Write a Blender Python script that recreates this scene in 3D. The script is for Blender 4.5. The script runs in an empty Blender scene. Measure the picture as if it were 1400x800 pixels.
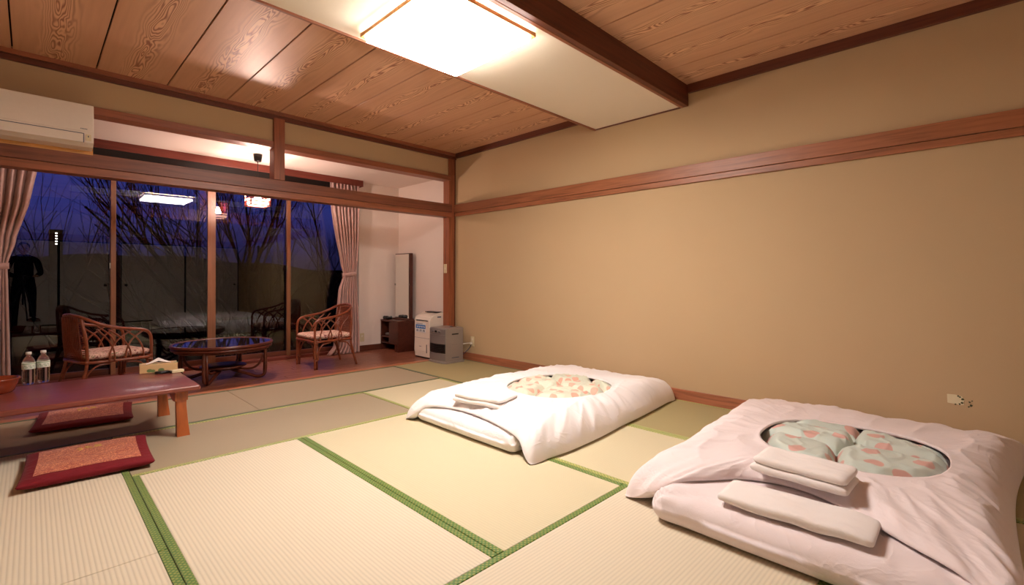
import bpy, bmesh, math, random
from mathutils import Vector, Matrix, noise
from math import sin, cos, pi, radians, sqrt

random.seed(7)
scene = bpy.context.scene
COL = scene.collection

# ------------------------------------------------------------------ camera
cam_d = bpy.data.cameras.new('camera')
cam = bpy.data.objects.new('camera', cam_d)
COL.objects.link(cam)
FPX = 652.6
cam_d.sensor_width = 36.0
cam_d.lens = FPX / 1400 * 36.0
cam_d.shift_y = -19.4 / 1400
cam_d.clip_start = 0.02
cam_d.clip_end = 500
YAW = radians(45.22)
ROLL = radians(0.139)
Fv = Vector((sin(YAW), cos(YAW), 0)); Rv = Vector((cos(YAW), -sin(YAW), 0)); Uv = Vector((0, 0, 1))
R2 = Rv * cos(ROLL) + Uv * sin(ROLL); U2 = -Rv * sin(ROLL) + Uv * cos(ROLL)
mw = Matrix((R2, U2, -Fv)).transposed().to_4x4()
mw.translation = Vector((0, 0, 1.04))
cam.matrix_world = mw
scene.camera = cam

# ------------------------------------------------------------------ world: dusk sky
world = bpy.data.worlds.new('dusk'); scene.world = world
world.use_nodes = True
wn = world.node_tree; wn.nodes.clear()
wo = wn.nodes.new('ShaderNodeOutputWorld'); wb = wn.nodes.new('ShaderNodeBackground')
wt = wn.nodes.new('ShaderNodeTexCoord'); wsep = wn.nodes.new('ShaderNodeSeparateXYZ')
wr = wn.nodes.new('ShaderNodeValToRGB')
wnz = wn.nodes.new('ShaderNodeTexNoise'); wnz.inputs['Scale'].default_value = 3.0
wmap = wn.nodes.new('ShaderNodeMapping'); wmap.inputs['Scale'].default_value = (1, 1, 5)
wma = wn.nodes.new('ShaderNodeMath'); wma.operation = 'MULTIPLY_ADD'; wma.inputs[1].default_value = 0.06
wn.links.new(wt.outputs['Generated'], wsep.inputs[0])
wn.links.new(wt.outputs['Generated'], wmap.inputs[0]); wn.links.new(wmap.outputs[0], wnz.inputs['Vector'])
wn.links.new(wnz.outputs[0], wma.inputs[0]); wn.links.new(wsep.outputs['Z'], wma.inputs[2])
wn.links.new(wma.outputs[0], wr.inputs[0])
cr = wr.color_ramp
cr.elements[0].position = 0.0; cr.elements[0].color = (0.006, 0.005, 0.018, 1)
cr.elements[1].position = 0.6; cr.elements[1].color = (0.008, 0.018, 0.11, 1)
e = cr.elements.new(0.07); e.color = (0.010, 0.009, 0.038, 1)
e = cr.elements.new(0.13); e.color = (0.022, 0.024, 0.13, 1)
e = cr.elements.new(0.25); e.color = (0.016, 0.034, 0.22, 1)
wb.inputs['Strength'].default_value = 0.36
wn.links.new(wr.outputs[0], wb.inputs['Color']); wn.links.new(wb.outputs[0], wo.inputs[0])

scene.view_settings.view_transform = 'Standard'
scene.view_settings.look = 'None'
scene.view_settings.exposure = 1.6
scene.view_settings.gamma = 1.0
scene.view_settings.use_curve_mapping = False
LAMP_STRENGTH = 20.0
BULB_STRENGTH = 400.0

# ------------------------------------------------------------------ material helpers
MATS = {}
def srgb(r, g, b):
    f = lambda c: (c/255)/12.92 if c/255 <= 0.04045 else (((c/255)+0.055)/1.055)**2.4
    return (f(r), f(g), f(b), 1)

class N:
    def __init__(s, name):
        s.m = bpy.data.materials.new(name); s.m.use_nodes = True
        s.t = s.m.node_tree; s.n = s.t.nodes; s.l = s.t.links
        s.b = s.n['Principled BSDF']
        s.tc = s.n.new('ShaderNodeTexCoord')
        MATS[name] = s.m
    def add(s, ty, **kw):
        x = s.n.new(ty)
        for k, v in kw.items():
            setattr(x, k, v)
        return x
    def link(s, a, b): s.l.new(a, b)
    def mapping(s, scale=(1,1,1), rot=(0,0,0), src=None):
        mp = s.n.new('ShaderNodeMapping')
        mp.inputs['Scale'].default_value = scale; mp.inputs['Rotation'].default_value = rot
        s.link(src or s.tc.outputs['Object'], mp.inputs[0]); return mp.outputs[0]
    def noise(s, vec, scale=5, detail=4, rough=.5, dist=0):
        x = s.n.new('ShaderNodeTexNoise'); x.inputs['Scale'].default_value = scale
        x.inputs['Detail'].default_value = detail; x.inputs['Roughness'].default_value = rough
        x.inputs['Distortion'].default_value = dist
        s.link(vec, x.inputs['Vector']); return x.outputs[0]
    def ramp(s, fac, stops):
        x = s.n.new('ShaderNodeValToRGB'); c = x.color_ramp
        c.elements[0].position = stops[0][0]; c.elements[0].color = stops[0][1]
        c.elements[1].position = stops[-1][0]; c.elements[1].color = stops[-1][1]
        for p, col in stops[1:-1]:
            e = c.elements.new(p); e.color = col
        s.link(fac, x.inputs[0]); return x.outputs[0]
    def math(s, op, a, b=None, c=None):
        x = s.n.new('ShaderNodeMath'); x.operation = op
        for i, v in enumerate((a, b, c)):
            if v is None: continue
            if isinstance(v, (int, float)): x.inputs[i].default_value = v
            else: s.link(v, x.inputs[i])
        return x.outputs[0]
    def mix(s, fac, a, b, mode='MIX'):
        x = s.n.new('ShaderNodeMix'); x.data_type = 'RGBA'; x.blend_type = mode
        for sock, v in ((x.inputs[0], fac), (x.inputs[6], a), (x.inputs[7], b)):
            if isinstance(v, (int, float)): sock.default_value = v
            elif isinstance(v, tuple): sock.default_value = v
            else: s.link(v, sock)
        return x.outputs[2]
    def bump(s, h, strength=.3, dist=.01):
        x = s.n.new('ShaderNodeBump'); x.inputs['Strength'].default_value = strength
        x.inputs['Distance'].default_value = dist
        s.link(h, x.inputs['Height']); s.link(x.outputs[0], s.b.inputs['Normal'])
    def set(s, col=None, rough=None, metal=None, **kw):
        if col is not None:
            if isinstance(col, tuple): s.b.inputs['Base Color'].default_value = col
            else: s.link(col, s.b.inputs['Base Color'])
        if rough is not None:
            if isinstance(rough, (int, float)): s.b.inputs['Roughness'].default_value = rough
            else: s.link(rough, s.b.inputs['Roughness'])
        if metal is not None: s.b.inputs['Metallic'].default_value = metal
        for k, v in kw.items(): s.b.inputs[k.replace('_', ' ')].default_value = v
        return s.m

def scale_col(c, k): return (c[0]*k, c[1]*k, c[2]*k, 1)

def wood(name, base, stretch=(6, 60, 60), rough=.4, contrast=.55, bump=.1, coat=0):
    s = N(name)
    v = s.mapping(stretch)
    n1 = s.noise(v, 1.0, 6, .6, .6)
    n2 = s.noise(s.mapping((1.3, 1.3, 1.3)), 2.0, 2)
    c = s.ramp(n1, [(.3, scale_col(base, contrast)), (.5, base), (.72, scale_col(base, 1.25))])
    c = s.mix(s.math('MULTIPLY', n2, .35), c, scale_col(base, .6))
    s.set(c, rough, Coat_Weight=coat)
    s.bump(n1, bump, .002)
    return s.m

def plain(name, col, rough=.5, metal=0, bumpscale=None, **kw):
    s = N(name)
    n = s.noise(s.mapping(), bumpscale or 40, 3)
    c = s.mix(s.math('MULTIPLY', n, .18), col, scale_col(col, .7))
    s.set(c, rough, metal, **kw)
    if bumpscale: s.bump(n, .15, .002)
    return s.m

# woods
W_TRIM_X = wood('trim_wood_along_x', srgb(152, 90, 62), (2, 40, 40), .42)
W_BEAM = wood('shaded_tie_beam_wood', srgb(128, 74, 52), (2, 40, 40), .45)  # trim wood darkened in colour, as lamp light only grazes this face
W_TRIM_Y = wood('trim_wood_along_y', srgb(166, 104, 70), (40, 2, 40), .42)
W_TRIM_Z = wood('trim_wood_along_z', srgb(155, 88, 56), (40, 40, 2), .42)
W_DARK_X = wood('dark_beam_wood_x', srgb(104, 52, 32), (2, 40, 40), .5)
W_DARK_Y = wood('dark_beam_wood_y', srgb(104, 52, 32), (40, 2, 40), .5)
W_RED_X = wood('red_curtain_box_wood', srgb(112, 50, 38), (2, 40, 40), .45)
W_HEAD = wood('shaded_window_head', srgb(30, 22, 20), (2, 40, 40), .5)  # bronze head rail; the shade of the curtain box is painted into its colour
W_SILL = wood('threshold_wood', srgb(186, 118, 80), (2, 40, 40), .35)
W_PINE = wood('pine_board', srgb(214, 152, 84), (2, 30, 30), .5)
W_TABLE = wood('lacquered_table_wood', srgb(132, 66, 54), (2, 30, 30), .32, .75, .02, .15)
W_LEG = wood('table_leg_wood', srgb(176, 92, 44), (30, 30, 3), .3)
W_DRESS = wood('dresser_wood', srgb(84, 40, 28), (20, 3, 20), .35)
W_FRAME = wood('bronze_sash', srgb(132, 86, 58), (10, 10, 2), .38, .8, .02)
W_RATTAN = wood('rattan_cane', srgb(132, 66, 40), (25, 25, 25), .3, .65, .1)
W_RATTAN_D = wood('dark_rattan_cane', srgb(92, 42, 28), (25, 25, 25), .28, .6, .1)
W_BOWL = wood('lacquered_bowl', srgb(140, 60, 34), (12, 12, 12), .25)
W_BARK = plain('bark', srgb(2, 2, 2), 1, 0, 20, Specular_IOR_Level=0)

# ceiling board: printed cedar grain with flame figure
def ceiling_mat():
    s = N('cedar_ceiling_board')
    sep = s.add('ShaderNodeSeparateXYZ'); s.link(s.tc.outputs['Object'], sep.inputs[0])
    oi = s.add('ShaderNodeObjectInfo')
    x = sep.outputs['X']
    ax = s.math('ABSOLUTE', x)
    off = s.math('MULTIPLY', oi.outputs['Random'], 37.0)
    cmb = s.add('ShaderNodeCombineXYZ')
    s.link(s.math('MULTIPLY', x, 9.0), cmb.inputs[0])
    s.link(s.math('MULTIPLY_ADD', sep.outputs['Y'], 1.9, off), cmb.inputs[1])
    n1 = s.noise(cmb.outputs[0], 1.0, 2.0, .45, .35)
    gauss = s.math('POWER', 2.718, s.math('MULTIPLY', s.math('MULTIPLY', x, x), -190.0))
    h = s.math('ADD', s.math('MULTIPLY', ax, 2.2), s.math('MULTIPLY', n1, s.math('MULTIPLY_ADD', gauss, 1.5, .10)))
    w = s.math('SINE', s.math('MULTIPLY', h, 62.0))
    w = s.math('MULTIPLY_ADD', w, .5, .5)
    ww = s.math('POWER', w, 1.6)
    strength = s.math('MULTIPLY_ADD', gauss, .9, .07)
    fac = s.math('MULTIPLY', ww, strength)
    base = s.mix(s.noise(s.mapping((30, 1.2, 1)), 1.5, 4), srgb(222, 174, 138), srgb(204, 152, 118))
    light = s.mix(gauss, base, srgb(236, 192, 152))
    c = s.mix(fac, light, srgb(150, 78, 52))
    s.set(c, .46, Specular_IOR_Level=.9)
    s.bump(w, .06, .001)
    return s.m
M_CEIL = ceiling_mat()

def wall_mat(name, col, col2):
    s = N(name)
    v = s.mapping((1, 1, 1))
    n = s.noise(v, 260, 3, .6); n2 = s.noise(v, 1.6, 3)
    weave = s.noise(s.mapping((400, 400, 60)), 1, 2)
    c = s.mix(n2, col, col2)
    c = s.mix(s.math('MULTIPLY', n, .25), c, scale_col(col, .75))
    s.set(c, .85, Specular_IOR_Level=.2)
    s.bump(s.math('ADD', n, weave), .18, .002)
    return s.m
M_WALL = wall_mat('ochre_textile_wall', srgb(200, 173, 136), srgb(194, 166, 129))
M_WALLW = wall_mat('pinkish_white_wall', srgb(240, 226, 216), srgb(236, 221, 211))
M_PANEL = wall_mat('cream_ceiling_panel', srgb(238, 226, 206), srgb(234, 222, 202))
M_FUSUMA = wall_mat('fusuma_paper', srgb(226, 218, 210), srgb(220, 212, 204))

def tatami_mat(name, col, rib=.35):
    s = N(name)
    sep = s.add('ShaderNodeSeparateXYZ'); s.link(s.tc.outputs['Object'], sep.inputs[0])
    w = s.math('SINE', s.math('MULTIPLY', sep.outputs['Y'], 2*pi/.0150))
    w = s.math('MULTIPLY_ADD', w, .5, .5)
    w2 = s.math('POWER', w, .6)
    strands = s.noise(s.mapping((700, 20, 1)), 1.0, 3, .6)
    blot = s.noise(s.mapping((2, 2, 1)), 1.5, 4)
    c = s.mix(s.math('MULTIPLY', strands, .35), col, scale_col(col, .72))
    c = s.mix(s.math('MULTIPLY', blot, .25), c, scale_col(col, .85))
    c = s.mix(s.math('MULTIPLY', s.math('SUBTRACT', 1.0, w2), rib), c, scale_col(col, .45))
    s.set(c, .62, Specular_IOR_Level=.35)
    s.bump(s.math('MULTIPLY_ADD', strands, .3, w2), .35, .002)
    return s.m
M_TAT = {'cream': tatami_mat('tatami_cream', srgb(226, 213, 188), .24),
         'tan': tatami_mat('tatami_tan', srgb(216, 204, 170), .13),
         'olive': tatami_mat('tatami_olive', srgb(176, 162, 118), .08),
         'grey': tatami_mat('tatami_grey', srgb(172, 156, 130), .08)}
def heri_mat(name, c1, c2):
    s = N(name)
    v = s.mapping((1, 1, 1), (0, 0, radians(45)))
    ch = s.add('ShaderNodeTexChecker'); ch.inputs['Scale'].default_value = 110
    s.link(v, ch.inputs['Vector'])
    vor = s.add('ShaderNodeTexVoronoi'); vor.inputs['Scale'].default_value = 70; vor.inputs['Randomness'].default_value = .15
    s.link(v, vor.inputs['Vector'])
    d = s.ramp(vor.outputs['Distance'], [(.25, (1,1,1,1)), (.45, (0,0,0,1))])
    c = s.mix(s.math('MULTIPLY', d, .8), c1, c2)
    c = s.mix(s.math('MULTIPLY', ch.outputs['Fac'], .2), c, scale_col(c1, .5))
    s.set(c, .45, Sheen_Weight=.2)
    s.bump(d, .2, .001)
    return s.m
M_HERI = heri_mat('green_brocade_border', srgb(76, 120, 46), srgb(164, 164, 84))
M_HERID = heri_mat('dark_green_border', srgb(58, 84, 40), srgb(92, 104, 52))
M_HERIY = heri_mat('sheen_yellow_green_border', srgb(138, 152, 74), srgb(216, 206, 122))  # border of older mats, with lamp sheen put into its yellow

def cloth(name, col, rough=.85, wr=18, bump=.15, sheen=.2):
    s = N(name)
    n = s.noise(s.mapping(), wr, 5, .6, .4)
    f = s.noise(s.mapping((900, 900, 900)), 1, 1)
    c = s.mix(s.math('MULTIPLY', n, .12), col, scale_col(col, .8))
    s.set(c, rough, Sheen_Weight=sheen, Specular_IOR_Level=.2)
    rd = s.noise(s.mapping((1, 1, 1)), 3.4, 3, .55, 1.6)
    rdg = s.math('SUBTRACT', 1.0, s.math('ABSOLUTE', s.math('MULTIPLY_ADD', rd, 2.0, -1.0)))
    rdg = s.math('POWER', rdg, 9.0)
    hsum = s.math('MULTIPLY_ADD', rdg, .8, s.math('MULTIPLY_ADD', f, .06, n))
    s.bump(hsum, bump*1.6, .01)
    return s.m
M_DUVET = cloth('pinkish_white_cotton', srgb(240, 226, 226))
M_DUVETW = cloth('white_cotton', srgb(246, 240, 240))
M_TOWEL = cloth('white_towel_cloth', srgb(244, 236, 232), .9, 60, .1)

def quilt_mat(name, base, dot, scale):
    s = N(name)
    v = s.mapping((1, 1, 0))
    vor = s.add('ShaderNodeTexVoronoi'); vor.voronoi_dimensions = '2D'; vor.inputs['Scale'].default_value = scale
    vor.inputs['Randomness'].default_value = .45
    s.link(v, vor.inputs['Vector'])
    d = s.ramp(vor.outputs['Distance'], [(.235, (1,1,1,1)), (.255, (0,0,0,1))])
    vor2 = s.add('ShaderNodeTexVoronoi'); vor2.voronoi_dimensions = '2D'; vor2.inputs['Scale'].default_value = scale*.8
    s.link(s.mapping((1, 1, 0), (0, 0, .6)), vor2.inputs['Vector'])
    g = s.ramp(vor2.outputs['Distance'], [(.26, (1,1,1,1)), (.29, (0,0,0,1))])
    c = s.mix(s.math('MULTIPLY', g, .15), base, srgb(206, 204, 186))
    c = s.mix(s.math('MULTIPLY', d, .85), c, dot)
    s.set(c, .55, Sheen_Weight=.3)
    return s.m
M_QUILT1 = quilt_mat('pale_green_floral_quilt', srgb(214, 216, 196), srgb(226, 160, 138), 8.8)
M_QUILT2 = quilt_mat('sage_dotted_quilt', srgb(202, 212, 202), srgb(214, 154, 142), 6.6)
M_QCORD = plain('quilt_cord', srgb(120, 120, 105), .7)

def zabuton_centre():
    s = N('orange_speckled_brocade')
    n = s.noise(s.mapping((1, 1, 1)), 75, 2, .6, 2.5)
    c = s.ramp(n, [(.46, srgb(158, 48, 40)), (.52, srgb(186, 76, 54)), (.57, srgb(234, 164, 114))])
    s.set(c, .55, Sheen_Weight=.3); s.bump(n, .2, .002); return s.m
M_ZC = zabuton_centre()
M_ZB = cloth('burgundy_cotton', srgb(120, 24, 34), .75, 30, .15, .05)
M_GOLD = plain('gold_thread', srgb(214, 176, 104), .45)

def curtain_mat():
    s = N('pink_satin_curtain')
    n = s.noise(s.mapping((3, 3, 1.2)), 6, 3)
    v = s.add('ShaderNodeTexVoronoi'); v.inputs['Scale'].default_value = 14
    s.link(s.mapping((1.2, 1.2, .7)), v.inputs['Vector'])
    f = s.ramp(v.outputs['Distance'], [(.15, (1,1,1,1)), (.35, (0,0,0,1))])
    c = s.mix(n, srgb(196, 160, 152), srgb(176, 138, 132))
    c = s.mix(s.math('MULTIPLY', f, .25), c, srgb(228, 192, 180))
    s.set(c, .38, Sheen_Weight=.4); return s.m
M_CURT = curtain_mat()

def seatfabric():
    s = N('floral_seat_fabric')
    n = s.noise(s.mapping(), 26, 3, .5, 2)
    c = s.ramp(n, [(.36, srgb(120, 60, 62)), (.42, srgb(206, 150, 140)), (.5, srgb(226, 196, 178)), (.58, srgb(216, 176, 160)), (.64, srgb(120, 118, 84))])
    s.set(c, .8); return s.m
M_SEAT = seatfabric()

def veranda_plank():
    s = N('veranda_floor_plank')
    oi = s.add('ShaderNodeObjectInfo')
    n = s.noise(s.mapping((2, 34, 10)), 1.4, 6, .65, .8)
    c = s.ramp(n, [(.3, srgb(96, 48, 38)), (.52, srgb(144, 90, 68)), (.74, srgb(196, 134, 106))])
    c = s.mix(s.math('MULTIPLY', oi.outputs['Random'], .35), c, srgb(120, 62, 46))
    s.set(c, .36, Coat_Weight=.15, Coat_Roughness=.2); return s.m
M_PLANK = veranda_plank()

M_BLACK = plain('black_plastic', srgb(22, 21, 22), .35)
M_DARKGAP = plain('dark_recess', srgb(24, 16, 12), .9)
M_WHITEPL = plain('warm_white_plastic', srgb(232, 220, 206), .35)
M_IVORY = plain('ivory_plastic', srgb(222, 206, 168), .35)
M_SILVER = plain('silver_grey_paint', srgb(158, 148, 142), .35, .35)
M_SILVERD = plain('dark_grey_front_panel', srgb(138, 128, 126), .28, .3)
M_CHROME = plain('chrome', srgb(200, 196, 190), .15, 1)
M_BLUE = plain('sticker_blue', srgb(48, 120, 190), .4)
M_PAPER = plain('sticker_white', srgb(226, 226, 228), .5)
M_INK = plain('sticker_ink', srgb(70, 80, 100), .6)
M_GREENINK = plain('label_green', srgb(110, 150, 100), .5)
M_LABEL = plain('bottle_label_paper', srgb(214, 216, 202), .5)
M_CAP = plain('white_cap', srgb(238, 232, 226), .4)
M_TISSUE = cloth('tissue_paper', srgb(244, 234, 230), .9, 30, .05)
def boxmat():
    s = N('printed_tissue_box')
    v = s.add('ShaderNodeTexVoronoi'); v.inputs['Scale'].default_value = 17; v.inputs['Randomness'].default_value = .9
    s.link(s.mapping((1, 1, 1.3)), v.inputs['Vector'])
    f = s.ramp(v.outputs['Distance'], [(.3, (1,1,1,1)), (.36, (0,0,0,1))])
    c = s.mix(f, srgb(214, 178, 128), srgb(108, 128, 78)); s.set(c, .5); return s.m
M_TBOX = boxmat()
M_MIRROR = N('mirror_silver').set((.92, .93, .9, 1), .02, 1)
M_TAPE = plain('pale_wallpaper_patch', srgb(226, 214, 178), .8)
M_SCUFF = plain('dark_green_scuff', srgb(88, 88, 62), .9)
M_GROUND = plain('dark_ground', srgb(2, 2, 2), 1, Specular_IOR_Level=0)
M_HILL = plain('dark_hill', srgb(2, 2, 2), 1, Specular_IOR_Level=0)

def emit(name, col, strength, cam_tint=None):
    m = bpy.data.materials.new(name); m.use_nodes = True
    nt = m.node_tree; nt.nodes.clear()
    o = nt.nodes.new('ShaderNodeOutputMaterial'); em = nt.nodes.new('ShaderNodeEmission')
    em.inputs[0].default_value = col; em.inputs[1].default_value = strength
    nt.links.new(em.outputs[0], o.inputs[0]); return m
M_LAMP = emit('lamp_diffuser', (1, .91, .84, 1), LAMP_STRENGTH)
M_SHADE = emit('lantern_paper_glow', (1, .50, .36, 1), 4.0)
M_BULB = emit('bulb_glow', (1, .72, .60, 1), BULB_STRENGTH)
M_TOWN = emit('town_light', (1, .95, .85, 1), 2.5)

def glass_mat(name, ior=1.5, tint=(1,1,1,1), refl=1.0):
    m = bpy.data.materials.new(name); m.use_nodes = True
    nt = m.node_tree; nt.nodes.clear()
    o = nt.nodes.new('ShaderNodeOutputMaterial'); mx = nt.nodes.new('ShaderNodeMixShader')
    tr = nt.nodes.new('ShaderNodeBsdfTransparent'); gl = nt.nodes.new('ShaderNodeBsdfGlossy')
    fr = nt.nodes.new('ShaderNodeFresnel'); fr.inputs[0].default_value = ior
    tr.inputs[0].default_value = tint; gl.inputs['Roughness'].default_value = 0.0
    nt.links.new(fr.outputs[0], mx.inputs[0]); nt.links.new(tr.outputs[0], mx.inputs[1]); nt.links.new(gl.outputs[0], mx.inputs[2])
    nt.links.new(mx.outputs[0], o.inputs[0]); return m
M_GLASS = glass_mat('window_glass', 1.52)
M_PET = glass_mat('clear_bottle_plastic', 1.5, (.93, .93, .93, 1))
def water_mat():
    s = N('clear_water_bottle'); s.set((.97, .97, .97, 1), .03, 0, Transmission_Weight=1.0, IOR=1.36); return s.m
M_WATER = water_mat()
def table_glass():
    s = N('dark_table_glass'); s.set(srgb(38, 20, 16), .04, 0, Coat_Weight=1.0, Coat_Roughness=.02); return s.m
M_TGLASS = table_glass()

# ------------------------------------------------------------------ mesh helpers
def bm_new(): return bmesh.new()

def box(bm, x0, x1, y0, y1, z0, z1, bev=0, seg=2):
    mid = Vector(((x0+x1)/2, (y0+y1)/2, (z0+z1)/2))
    r = bmesh.ops.create_cube(bm, size=1.0)
    vs = r['verts']
    for v in vs:
        v.co = Vector((v.co.x*(x1-x0), v.co.y*(y1-y0), v.co.z*(z1-z0))) + mid
    if bev:
        es = list({e for v in vs for e in v.link_edges})
        bmesh.ops.bevel(bm, geom=es, offset=bev, segments=seg, profile=.5, affect='EDGES')
    return vs

def tube(bm, pts, r, n=8, caps=True, closed=False):
    pts = [Vector(p) for p in pts]
    k = len(pts)
    rs = r if isinstance(r, (list, tuple)) else [r]*k
    rings = []
    up = None
    for i, p in enumerate(pts):
        if closed: t = (pts[(i+1) % k] - pts[i-1])
        else: t = pts[min(i+1, k-1)] - pts[max(i-1, 0)]
        t.normalize()
        if up is None:
            up = Vector((0, 0, 1)) if abs(t.z) < .9 else Vector((1, 0, 0))
        up = (up - t*up.dot(t))
        if up.length < 1e-5: up = t.orthogonal()
        up.normalize()
        s = t.cross(up)
        rings.append([bm.verts.new(p + (up*cos(2*pi*j/n) + s*sin(2*pi*j/n))*rs[i]) for j in range(n)])
    m = k if closed else k-1
    for i in range(m):
        a, b = rings[i], rings[(i+1) % k]
        for j in range(n):
            bm.faces.new((a[j], a[(j+1) % n], b[(j+1) % n], b[j]))
    if caps and not closed:
        bm.faces.new(rings[0][::-1]); bm.faces.new(rings[-1])

def spline(pts, n=8, closed=False):
    P = [Vector(p) for p in pts]; out = []
    k = len(P)
    rng = range(k) if closed else range(k-1)
    for i in rng:
        if closed: p0, p1, p2, p3 = P[i-1], P[i], P[(i+1) % k], P[(i+2) % k]
        else:
            p0, p1, p2, p3 = P[max(i-1, 0)], P[i], P[i+1], P[min(i+2, k-1)]
        for j in range(n):
            t = j/n
            out.append(.5*((2*p1) + (p2-p0)*t + (2*p0-5*p1+4*p2-p3)*t*t + (3*p1-p0-3*p2+p3)*t**3))
    if not closed: out.append(P[-1].copy())
    return out

def lathe(bm, prof, n=24, cx=0, cy=0):
    rings = []
    for r, z in prof:
        if r < 1e-5: rings.append([bm.verts.new((cx, cy, z))])
        else: rings.append([bm.verts.new((cx + r*cos(2*pi*j/n), cy + r*sin(2*pi*j/n), z)) for j in range(n)])
    for a, b in zip(rings, rings[1:]):
        for j in range(n):
            q = (j+1) % n
            if len(a) == 1 and len(b) == 1: continue
            if len(a) == 1: bm.faces.new((a[0], b[j], b[q]))
            elif len(b) == 1: bm.faces.new((a[j], a[q], b[0]))
            else: bm.faces.new((a[j], a[q], b[q], b[j]))

def soft_box(bm, sx, sy, sz, r, nx, ny, nz, fn=None, centre=(0, 0, 0)):
    """box with rounded edges made of a fine grid; fn(point)->point reshapes it"""
    verts = {}
    def key(i, j, k):
        q = (i, j, k)
        if q not in verts:
            p = Vector((-sx/2 + sx*i/nx, -sy/2 + sy*j/ny, -sz/2 + sz*k/nz))
            rr = min(r, sx/2, sy/2, sz/2)
            inner = Vector((max(-sx/2+rr, min(sx/2-rr, p.x)), max(-sy/2+rr, min(sy/2-rr, p.y)), max(-sz/2+rr, min(sz/2-rr, p.z))))
            d = p - inner
            if d.length > 1e-9: p = inner + d.normalized()*min(rr, d.length if d.length < rr*.999 else rr)
            if fn: p = fn(p)
            verts[q] = bm.verts.new(p + Vector(centre))
        return verts[q]
    for i in range(nx):
        for j in range(ny):
            bm.faces.new((key(i,j,nz), key(i+1,j,nz), key(i+1,j+1,nz), key(i,j+1,nz)))
            bm.faces.new((key(i,j,0), key(i,j+1,0), key(i+1,j+1,0), key(i+1,j,0)))
    for i in range(nx):
        for k in range(nz):
            bm.faces.new((key(i,0,k), key(i+1,0,k), key(i+1,0,k+1), key(i,0,k+1)))
            bm.faces.new((key(i,ny,k), key(i,ny,k+1), key(i+1,ny,k+1), key(i+1,ny,k)))
    for j in range(ny):
        for k in range(nz):
            bm.faces.new((key(0,j,k), key(0,j,k+1), key(0,j+1,k+1), key(0,j+1,k)))
            bm.faces.new((key(nx,j,k), key(nx,j+1,k), key(nx,j+1,k+1), key(nx,j,k+1)))

def to_mesh(name, bm, m, smooth=False, recalc=True):
    if recalc: bmesh.ops.recalc_face_normals(bm, faces=bm.faces)
    me = bpy.data.meshes.new(name); bm.to_mesh(me); bm.free()
    if m: me.materials.append(m)
    if smooth:
        for p in me.polygons: p.use_smooth = True
    return me

def obj(name, bm, m, parent=None, smooth=False, loc=None, label=None, rotz=None):
    o = bpy.data.objects.new(name, to_mesh(name, bm, m, smooth))
    COL.objects.link(o)
    if parent: o.parent = parent
    if loc: o.location = loc
    if rotz: o.rotation_euler = (0, 0, rotz)
    if label: o['label'] = label
    return o

def tag(o, label=None, cat=None, group=None, kind=None):
    if label: o['label'] = label
    if cat: o['category'] = cat
    if group: o['group'] = group
    if kind: o['kind'] = kind
    return o

def thing(name, label, cat, loc=(0,0,0), rotz=0, group=None):
    o = bpy.data.objects.new(name, None); COL.objects.link(o)
    o.empty_display_size = .1
    o.location = loc; o.rotation_euler = (0, 0, rotz)
    return tag(o, label, cat, group)

def struct(name, bm, m, label, cat='wall', smooth=False):
    return tag(obj(name, bm, m, None, smooth), label, cat, kind='structure')

def boxobj(name, dims, m, parent=None, bev=0, loc=None, label=None, smooth=False):
    bm = bm_new(); box(bm, *dims, bev=bev); return obj(name, bm, m, parent, smooth, loc, label)

def sbox(name, dims, m, label, cat, bev=0):
    bm = bm_new(); box(bm, *dims, bev=bev); return struct(name, bm, m, label, cat)

# ================================================================== SETTING
XW = 3.93      # right wall
XL = -1.39     # left wall
YN = -1.22     # wall behind the camera
YB = 4.96      # opening to the veranda
YV = 6.33      # wall beside the window
YG = 6.45      # window glass plane
ZC = 2.68
U = 1.04

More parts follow.
